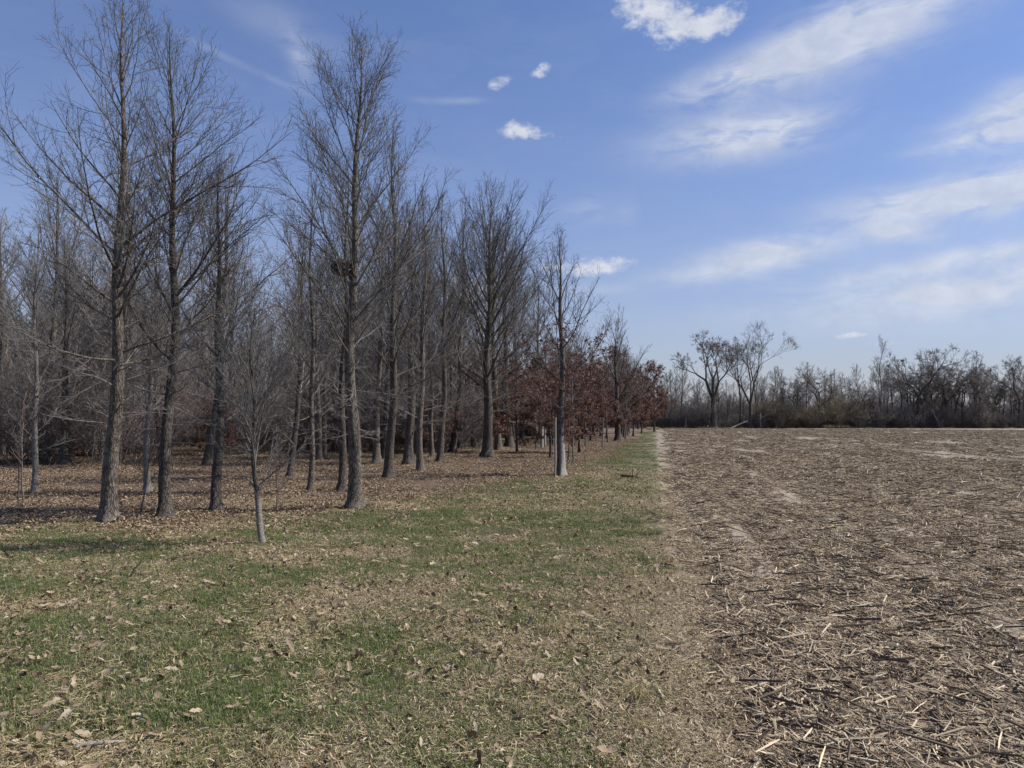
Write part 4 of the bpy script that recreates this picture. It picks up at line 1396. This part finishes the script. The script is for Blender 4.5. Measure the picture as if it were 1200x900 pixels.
# the woods that go on behind, read only as one mass
def mass(name, x, y, scl, srcs, rng):
    c = bpy.data.collections.new(name + '_source')
    for i, parts in enumerate(srcs):
        if isinstance(parts, list):
            Vs, Fs, Ms, off = [], [], [], 0
            me_all = [parts[0][1], parts[1][1]] + [q[1] for q in parts[1][2]]
        else:
            me_all = [parts]
        V = []; F = []; MI = []; off = 0; mats = []
        for q, me in enumerate(me_all):
            co = np.empty(len(me.vertices) * 3, np.float32); me.vertices.foreach_get('co', co)
            vi = np.empty(len(me.loops), np.int32); me.loops.foreach_get('vertex_index', vi)
            V.append(co.reshape(-1, 3)); F.append(vi.reshape(-1, 4) + off); off += len(me.vertices)
            MI.append(np.full(len(me.polygons), q, np.int32)); mats.append(me.materials[0])
        me = mesh_from(name + '_tree', np.concatenate(V), np.concatenate(F), False, mats)
        me.polygons.foreach_set('material_index', np.concatenate(MI))
        c.objects.link(bpy.data.objects.new('%s_%02d' % (name, i), me))
    return scatter(name, c, x, y, scl, len(srcs), rng, 0, .03)


bx_, by_ = [], []
while len(bx_) < 330:
    X = rw.uniform(-75, 150); Y = rw.uniform(60, 160)
    v = vcoord(X, Y); a = math.atan2(X, Y)
    ok = (Y > 124 and X > 10) or (v < -14 and math.hypot(X, Y) > 78)
    if ok and -.9 < a < .95: bx_.append(X); by_.append(Y)
mass('far_woodland', np.array(bx_), np.array(by_), rw.uniform(.68, .92, len(bx_)), [FAR[3], FAR[4], WV[2]], rw)
mass('deep_undergrowth', np.array([q[0] for q in deep]), np.array([q[1] for q in deep]), rw.uniform(.8, 1.2, len(deep)), [BR[0], BR[1], BR[3]], rw)
bx_, by_ = [], []
while len(bx_) < 900:
    X = rw.uniform(-75, 150); Y = rw.uniform(60, 150)
    v = vcoord(X, Y); a = math.atan2(X, Y)
    ok = (Y > 122 and X > 10) or (v < -10 and math.hypot(X, Y) > 62)
    if ok and -.9 < a < .95: bx_.append(X); by_.append(Y)
mass('far_undergrowth', np.array(bx_), np.array(by_), rw.uniform(.8, 1.5, len(bx_)), [SH[0], SH[1]], rw)


mg = [mesh_from('margin_tuft', *blades(160, r2, .15, .55, .02, 1.0, .7, .3), False, [M['dry_grass'] if i % 2 else M['grass']]) for i in range(4)]
xm = r2.uniform(14, 105, 420); ym = 117.6 + r2.normal(0, .7, 420)
scatter('field_margin_grass', source_collection('margin_source', mg), xm, ym, r2.uniform(.3, 1.0, 420) * (.4 + fbm(xm, ym, .12, 3, 12)), 4, r2, 0, .1)

# ------------------------------------------------------------------ things that stand out at the far edge
def pole(name, label, cat, p0, p1, r0, r1, mat, K=9, wob=.02, branches=0, seed=1, sides=7):
    rng = np.random.default_rng(seed)
    p0 = np.array(p0, float); p1 = np.array(p1, float)
    t = np.linspace(0, 1, K)[:, None]
    L = np.linalg.norm(p1 - p0)
    P = p0 * (1 - t) + p1 * t
    P[1:-1] += rng.normal(0, wob * L / K, (K - 2, 3)) + 0
    P[:, 2] += np.sin(t[:, 0] * math.pi) * wob * L * .5
    org = p0.copy()
    P = P - org
    R = np.linspace(r0, r1, K)[None] * (1 + rng.normal(0, .06, K))
    V, F = tubes(P[None], R, sides, True)
    body = mesh_from(name, V, F, True, [mat])
    if branches:
        root = thing(name, label, cat, tuple(org))
        link('stem', body, root)
        for q in range(branches):
            i = int(rng.integers(K // 2, K - 1)); d = unit(rng.normal(0, 1, 3) + unit(p1 - p0) * 1.2); d[2] = abs(d[2])
            Pb = np.stack([P[i] + d * L * .3 * s + rng.normal(0, .01 * L, 3) * s for s in np.linspace(0, 1, 5)])
            link('branch', mesh_from('branch', *tubes(Pb[None], np.linspace(r1 * .8, r1 * .3, 5)[None], 5, True), True, [mat]), root)
        return root
    o = link(name, body, None, tuple(org)); o['label'] = label; o['category'] = cat
    return o


def w(px, py, Y): return ((px - 600) / FOC * Y, Y, EYE + (HORIZON - py) / FOC * Y)


M['dead'] = wood_mat('bleached_dead_wood', (.24, .215, .185), (.42, .39, .35))
pole('fallen_branch', 'bleached fallen branch leaning at the foot of the far tall pair', 'branch', w(856, 502, 117), w(876, 493, 117.3), .13, .06, M['dead'], branches=3, seed=3)
pole('dead_trunk', 'pale standing dead stem right of the far tall pair', 'dead tree', w(891, 501.5, 117.2), w(891, 483, 117.4), .07, .05, M['dead'], seed=4)
pole('dead_trunk', 'thin leaning bleached pole slanting across the far tree line at right', 'dead tree', w(1101, 501.5, 117.2), w(1092, 480, 117.5), .09, .05, M['dead'], seed=5)
pole('dead_trunk', 'pale thin standing stem left of the wide-branching far tree', 'dead tree', w(803, 501.5, 117.2), w(804, 490, 117.4), .07, .05, M['dead'], seed=6)
tb = [mesh_from('tall_grass_tuft', *blades(420, r2, .5, 1.0, .03, 1.3, .6, .2), False, [M['dry_grass']])]
for px, label in [(969, 'left clump of tall tan grass in front of the far thicket'), (985, 'right clump of tall tan grass in front of the far thicket'),
                  (765, 'clump of tan grass where the grass strip meets the far woods')]:
    X, Y = (px - 600) / FOC * 117, 117
    if px == 765: X, Y = at(765, 503.5)
    o = link('grass_clump', tb[0], None, (X, Y, 0)); o['label'] = label; o['category'] = 'grass clump'
    o.scale = (1.2, 1.2, .95 if px != 765 else .6)

# ------------------------------------------------------------------ things lying on the ground near the camera
def stalk(p, q, r, label, mat='stalk', arc=.06, sheath=True, name='corn_stalk', z0=.012, z1=.02, seed=0):
    rng = np.random.default_rng(seed + 900)
    a = np.array([*at(*p), 0.0]); b = np.array([*at(*q), 0.0])
    a[2] = gz(a[0], a[1]) + z0; b[2] = gz(b[0], b[1]) + z1
    K = 13; t = np.linspace(0, 1, K)
    L = np.linalg.norm(b - a)
    side = np.array([-(b - a)[1], (b - a)[0], 0]) / max(L, 1e-6)
    P = a[None] * (1 - t[:, None]) + b[None] * t[:, None] + side[None] * (np.sin(t * math.pi) * arc * L)[:, None]
    P[:, 2] = np.maximum(P[:, 2], gh(P[:, 0], P[:, 1]) + r * .8) + np.sin(t * math.pi) * .01
    R = r * (1 - .25 * t) * (1 + rng.normal(0, .05, K))
    for nd in (2, 6, 10): R[nd] *= 1.28            # joints of the stalk
    org = a.copy(); P -= org
    root = thing(name, label, 'corn stalk', tuple(org))
    V, F = tubes(P[None], R[None], 8, True)
    link('stem', mesh_from('stem', V, F, True, [M[mat]]), root)
    if sheath:
        m = 3
        Vs, Fs = strips(m, rng, L * .25, L * .5, r * 1.2, r * 2.6, .001, .004, .5, 4, .3, (math.atan2((b - a)[1], (b - a)[0]), .5))
        Vs = Vs + np.repeat(P[[3, 6, 9]], 10, 0)
        link('leaf_sheath', mesh_from('leaf_sheath', Vs, Fs, True, [M['husk']]), root)
    return root


STK = [((876, 768), (906, 838), .011, 'long pale double-looking corn stalk slanting down at the field edge', 'stalk', .02),
       ((880, 776), (896, 822), .008, 'thinner corn stalk lying along the long pale slanting one', 'stalk', -.03),
       ((940, 855), (984, 836), .010, 'dark curved corn stalk with an upturned end in the near field', 'stalk_dark', -.14),
       ((980, 834), (976, 792), .007, 'short dark stalk standing off the curved dark stalk', 'stalk_dark', .05),
       ((1156, 796), (1176, 822), .009, 'pale straight corn stalk at right slanting down to the right', 'stalk', .02),
       ((1137, 832), (1196, 822), .007, 'thin pale stalk lying nearly level near the right edge', 'stalk', .08),
       ((1087, 799), (1110, 800), .009, 'short bright corn stalk lying level in the near field', 'stalk', .0),
       ((1080, 822), (1098, 806), .010, 'bent pale stalk piece below the short bright level one', 'stalk', .16),
       ((1090, 838), (1114, 831), .007, 'bright thin stalk piece just right of the bent pale one', 'stalk', .04),
       ((962, 874), (988, 868), .014, 'broad split stalk piece near the bottom edge of the field', 'stalk', .0),
       ((972, 863), (998, 857), .007, 'thin bright stalk piece just above the broad split one', 'stalk', .02),
       ((1137, 845), (1138, 872), .008, 'short bright stalk pointing straight at the viewer near the lower right', 'stalk', .0),
       ((932, 748), (966, 732), .007, 'thin pale stalk slanting up to the right in the middle near field', 'stalk', .05),
       ((900, 733), (930, 729), .008, 'small level pale stalk left of the middle of the near field', 'stalk', .05),
       ((802, 722), (835, 714), .009, 'tan curved stalk on the bare edge of the field', 'stalk', -.12),
       ((1100, 755), (1120, 775), .009, 'dark slanting stalk above the short bright level one', 'stalk_dark', .03),
       ((1045, 718), (1060, 735), .010, 'weathered dark stalk in the middle of the near field', 'stalk_dark', .05),
       ((890, 640), (897, 650), .012, 'small dark stalk standing proud on the bare track', 'stalk_dark', .05)]
for i, (p, q, r, label, mt, arc) in enumerate(STK):
    stalk(p, q, r, label, mt, arc, sheath=(i % 3 == 0), seed=i)

HUSK = [((233, 772), .040, 'whitish upright husk leaf in the grass at lower left'),
        ((78, 772), .05, 'small white curled leaf at the left edge of the grass'),
        ((80, 852), .10, 'big tan folded corn husk lying at lower left'),
        ((165, 848), .09, 'tan corn husk lying right of the big folded one at lower left'),
        ((288, 747), .055, 'pale flat husk lying level in the green patch left of centre'),
        ((223, 757), .05, 'pale thin husk lying in the green patch at left'),
        ((510, 729), .055, 'bright white upright husk in the centre of the grass'),
        ((530, 688), .06, 'bright white husk on the small earth patch'),
        ((568, 690), .05, 'white husk just right of the small earth patch'),
        ((472, 677), .07, 'row of white husk scraps left of the small earth patch'),
        ((547, 695), .05, 'pale husk at the lower right of the small earth patch'),
        ((465, 777), .05, 'tan standing leaf left of the bottom centre of the grass'),
        ((395, 716), .07, 'dark curled leaf at the middle of the grass'),
        ((700, 787), .05, 'small pale leaf on the brown ground right of centre'),
        ((703, 768), .06, 'tan leaf scrap above the small pale one right of centre'),
        ((775, 821), .06, 'pale rounded husk near the lower end of the field edge'),
        ((1060, 806), .10, 'large curled pale husk among stalks in the near field'),
        ((1063, 826), .08, 'second curled pale husk just below the largest one in the near field'),
        ((1022, 838), .08, 'pale upright husk left of the curled ones in the near field'),
        ((556, 862), .07, 'pale lance-shaped leaf near the bottom centre')]
for i, ((px, py), sz, label) in enumerate(HUSK):
    rng = np.random.default_rng(1200 + i)
    x, y = at(px, py)
    root = thing('corn_husk', label, 'husk leaf', (x, y, gz(x, y) + .012), rng.uniform(0, 6.28))
    dark = 'dark' in label; sz *= .8
    for q in range(2):
        Vs, Fs = strips(1, rng, sz * 1.5, sz * 2.2, sz * .38, sz * .6, .001, .02, .9, 8, .35 if 'upright' not in label and 'standing' not in label else .9)
        Vs = Vs.reshape(9, 2, 3)
        mid = Vs.mean(1); mid[:, 2] -= sz * .10                        # cupped along the midrib
        V3 = np.stack([Vs[:, 0], mid, Vs[:, 1]], 1).reshape(-1, 3); V3[:, 2] += max(0, .003 - V3[:, 2].min())
        V3 += rng.normal(0, sz * .02, V3.shape)
        b = np.arange(8) * 3
        Fh = np.concatenate([np.stack([b, b + 1, b + 4, b + 3], -1), np.stack([b + 1, b + 2, b + 5, b + 4], -1)])
        link('leaf', mesh_from('leaf', V3, Fh, True, [M['litter'] if dark else M['husk']]), root)

M['twig_black'] = wood_mat('wet_dark_stick', (.035, .028, .024), (.075, .062, .052))
x0, y0 = at(150, 682)
pole('stick', 'dark crooked stick standing up out of the grass at left', 'stick', (x0, y0, gz(x0, y0) - .02), (x0 + .10, y0 + .06, gz(x0, y0) + .20), .011, .006, M['twig_black'], K=7, wob=.16, seed=8)
x0, y0 = at(90, 882); x1, y1 = at(146, 877)
pole('broken_branch', 'thick tan broken branch lying at the bottom left corner', 'branch', (x0, y0, gz(x0, y0) + .012), (x1, y1, gz(x1, y1) + .014), .015, .010, M['stake'], K=9, wob=.04, branches=1, seed=9)
x0, y0 = at(620, 886); x1, y1 = at(652, 882)
pole('stick', 'thin pale stick lying level at the bottom centre', 'stick', (x0, y0, gz(x0, y0) + .02), (x1, y1, gz(x1, y1) + .02), .004, .003, M['dead'], K=7, wob=.05, seed=10)
x0, y0 = at(672, 732); x1, y1 = at(696, 731)
pole('stick', 'short dark stick on the brown ground right of centre', 'stick', (x0, y0, gz(x0, y0) + .015), (x1, y1, gz(x1, y1) + .015), .009, .006, M['twig_black'], K=7, wob=.04, seed=11)
x0, y0 = at(728, 560); x1, y1 = at(752, 563)
pole('fallen_branch', 'dark fallen branch on the grass strip right of the pale-trunked tree', 'branch', (x0, y0, gz(x0, y0) + .05), (x1, y1, gz(x1, y1) + .04), .03, .015, M['twig_black'], K=8, wob=.07, branches=2, seed=12)
x0, y0 = at(798, 590)
pole('stick', 'dark stub of a stick on the bare track beyond the grass edge', 'stick', (x0, y0, gz(x0, y0)), (x0 + .12, y0 + .05, gz(x0, y0) + .10), .02, .012, M['twig_black'], K=5, wob=.08, seed=13)

# crumbs of earth on the little mound
rc = np.random.default_rng(33)
mx, my = MOUND
nC = 260
cx_ = mx + rc.normal(0, .28, nC); cy_ = my + rc.normal(0, .17, nC)
base_ = np.array([[1, 0, 0], [-1, 0, 0], [0, 1, 0], [0, -1, 0], [0, 0, 1], [0, 0, -1.0]])
V = (base_[None] * rc.uniform(.006, .022, (nC, 1, 3)) * (1 + rc.normal(0, .15, (nC, 6, 1)))) + np.stack([cx_, cy_, gh(cx_, cy_) + .004], -1)[:, None]
tri = np.array([[0, 2, 4], [2, 1, 4], [1, 3, 4], [3, 0, 4], [2, 0, 5], [1, 2, 5], [3, 1, 5], [0, 3, 5]])
F = (tri[None] + (np.arange(nC) * 6)[:, None, None]).reshape(-1, 3)
o = link('earth_crumbs', mesh_from('earth_crumbs', V.reshape(-1, 3), F, False, [wood_mat('loose_earth', (.07, .052, .040), (.14, .105, .082))]))
o['kind'] = 'stuff'
tris = sum(sum(p.loop_total - 2 for p in me.polygons) if len(me.polygons) < 10 else 2 * len(me.polygons) for me in bpy.data.meshes)
print('unique triangles', tris)
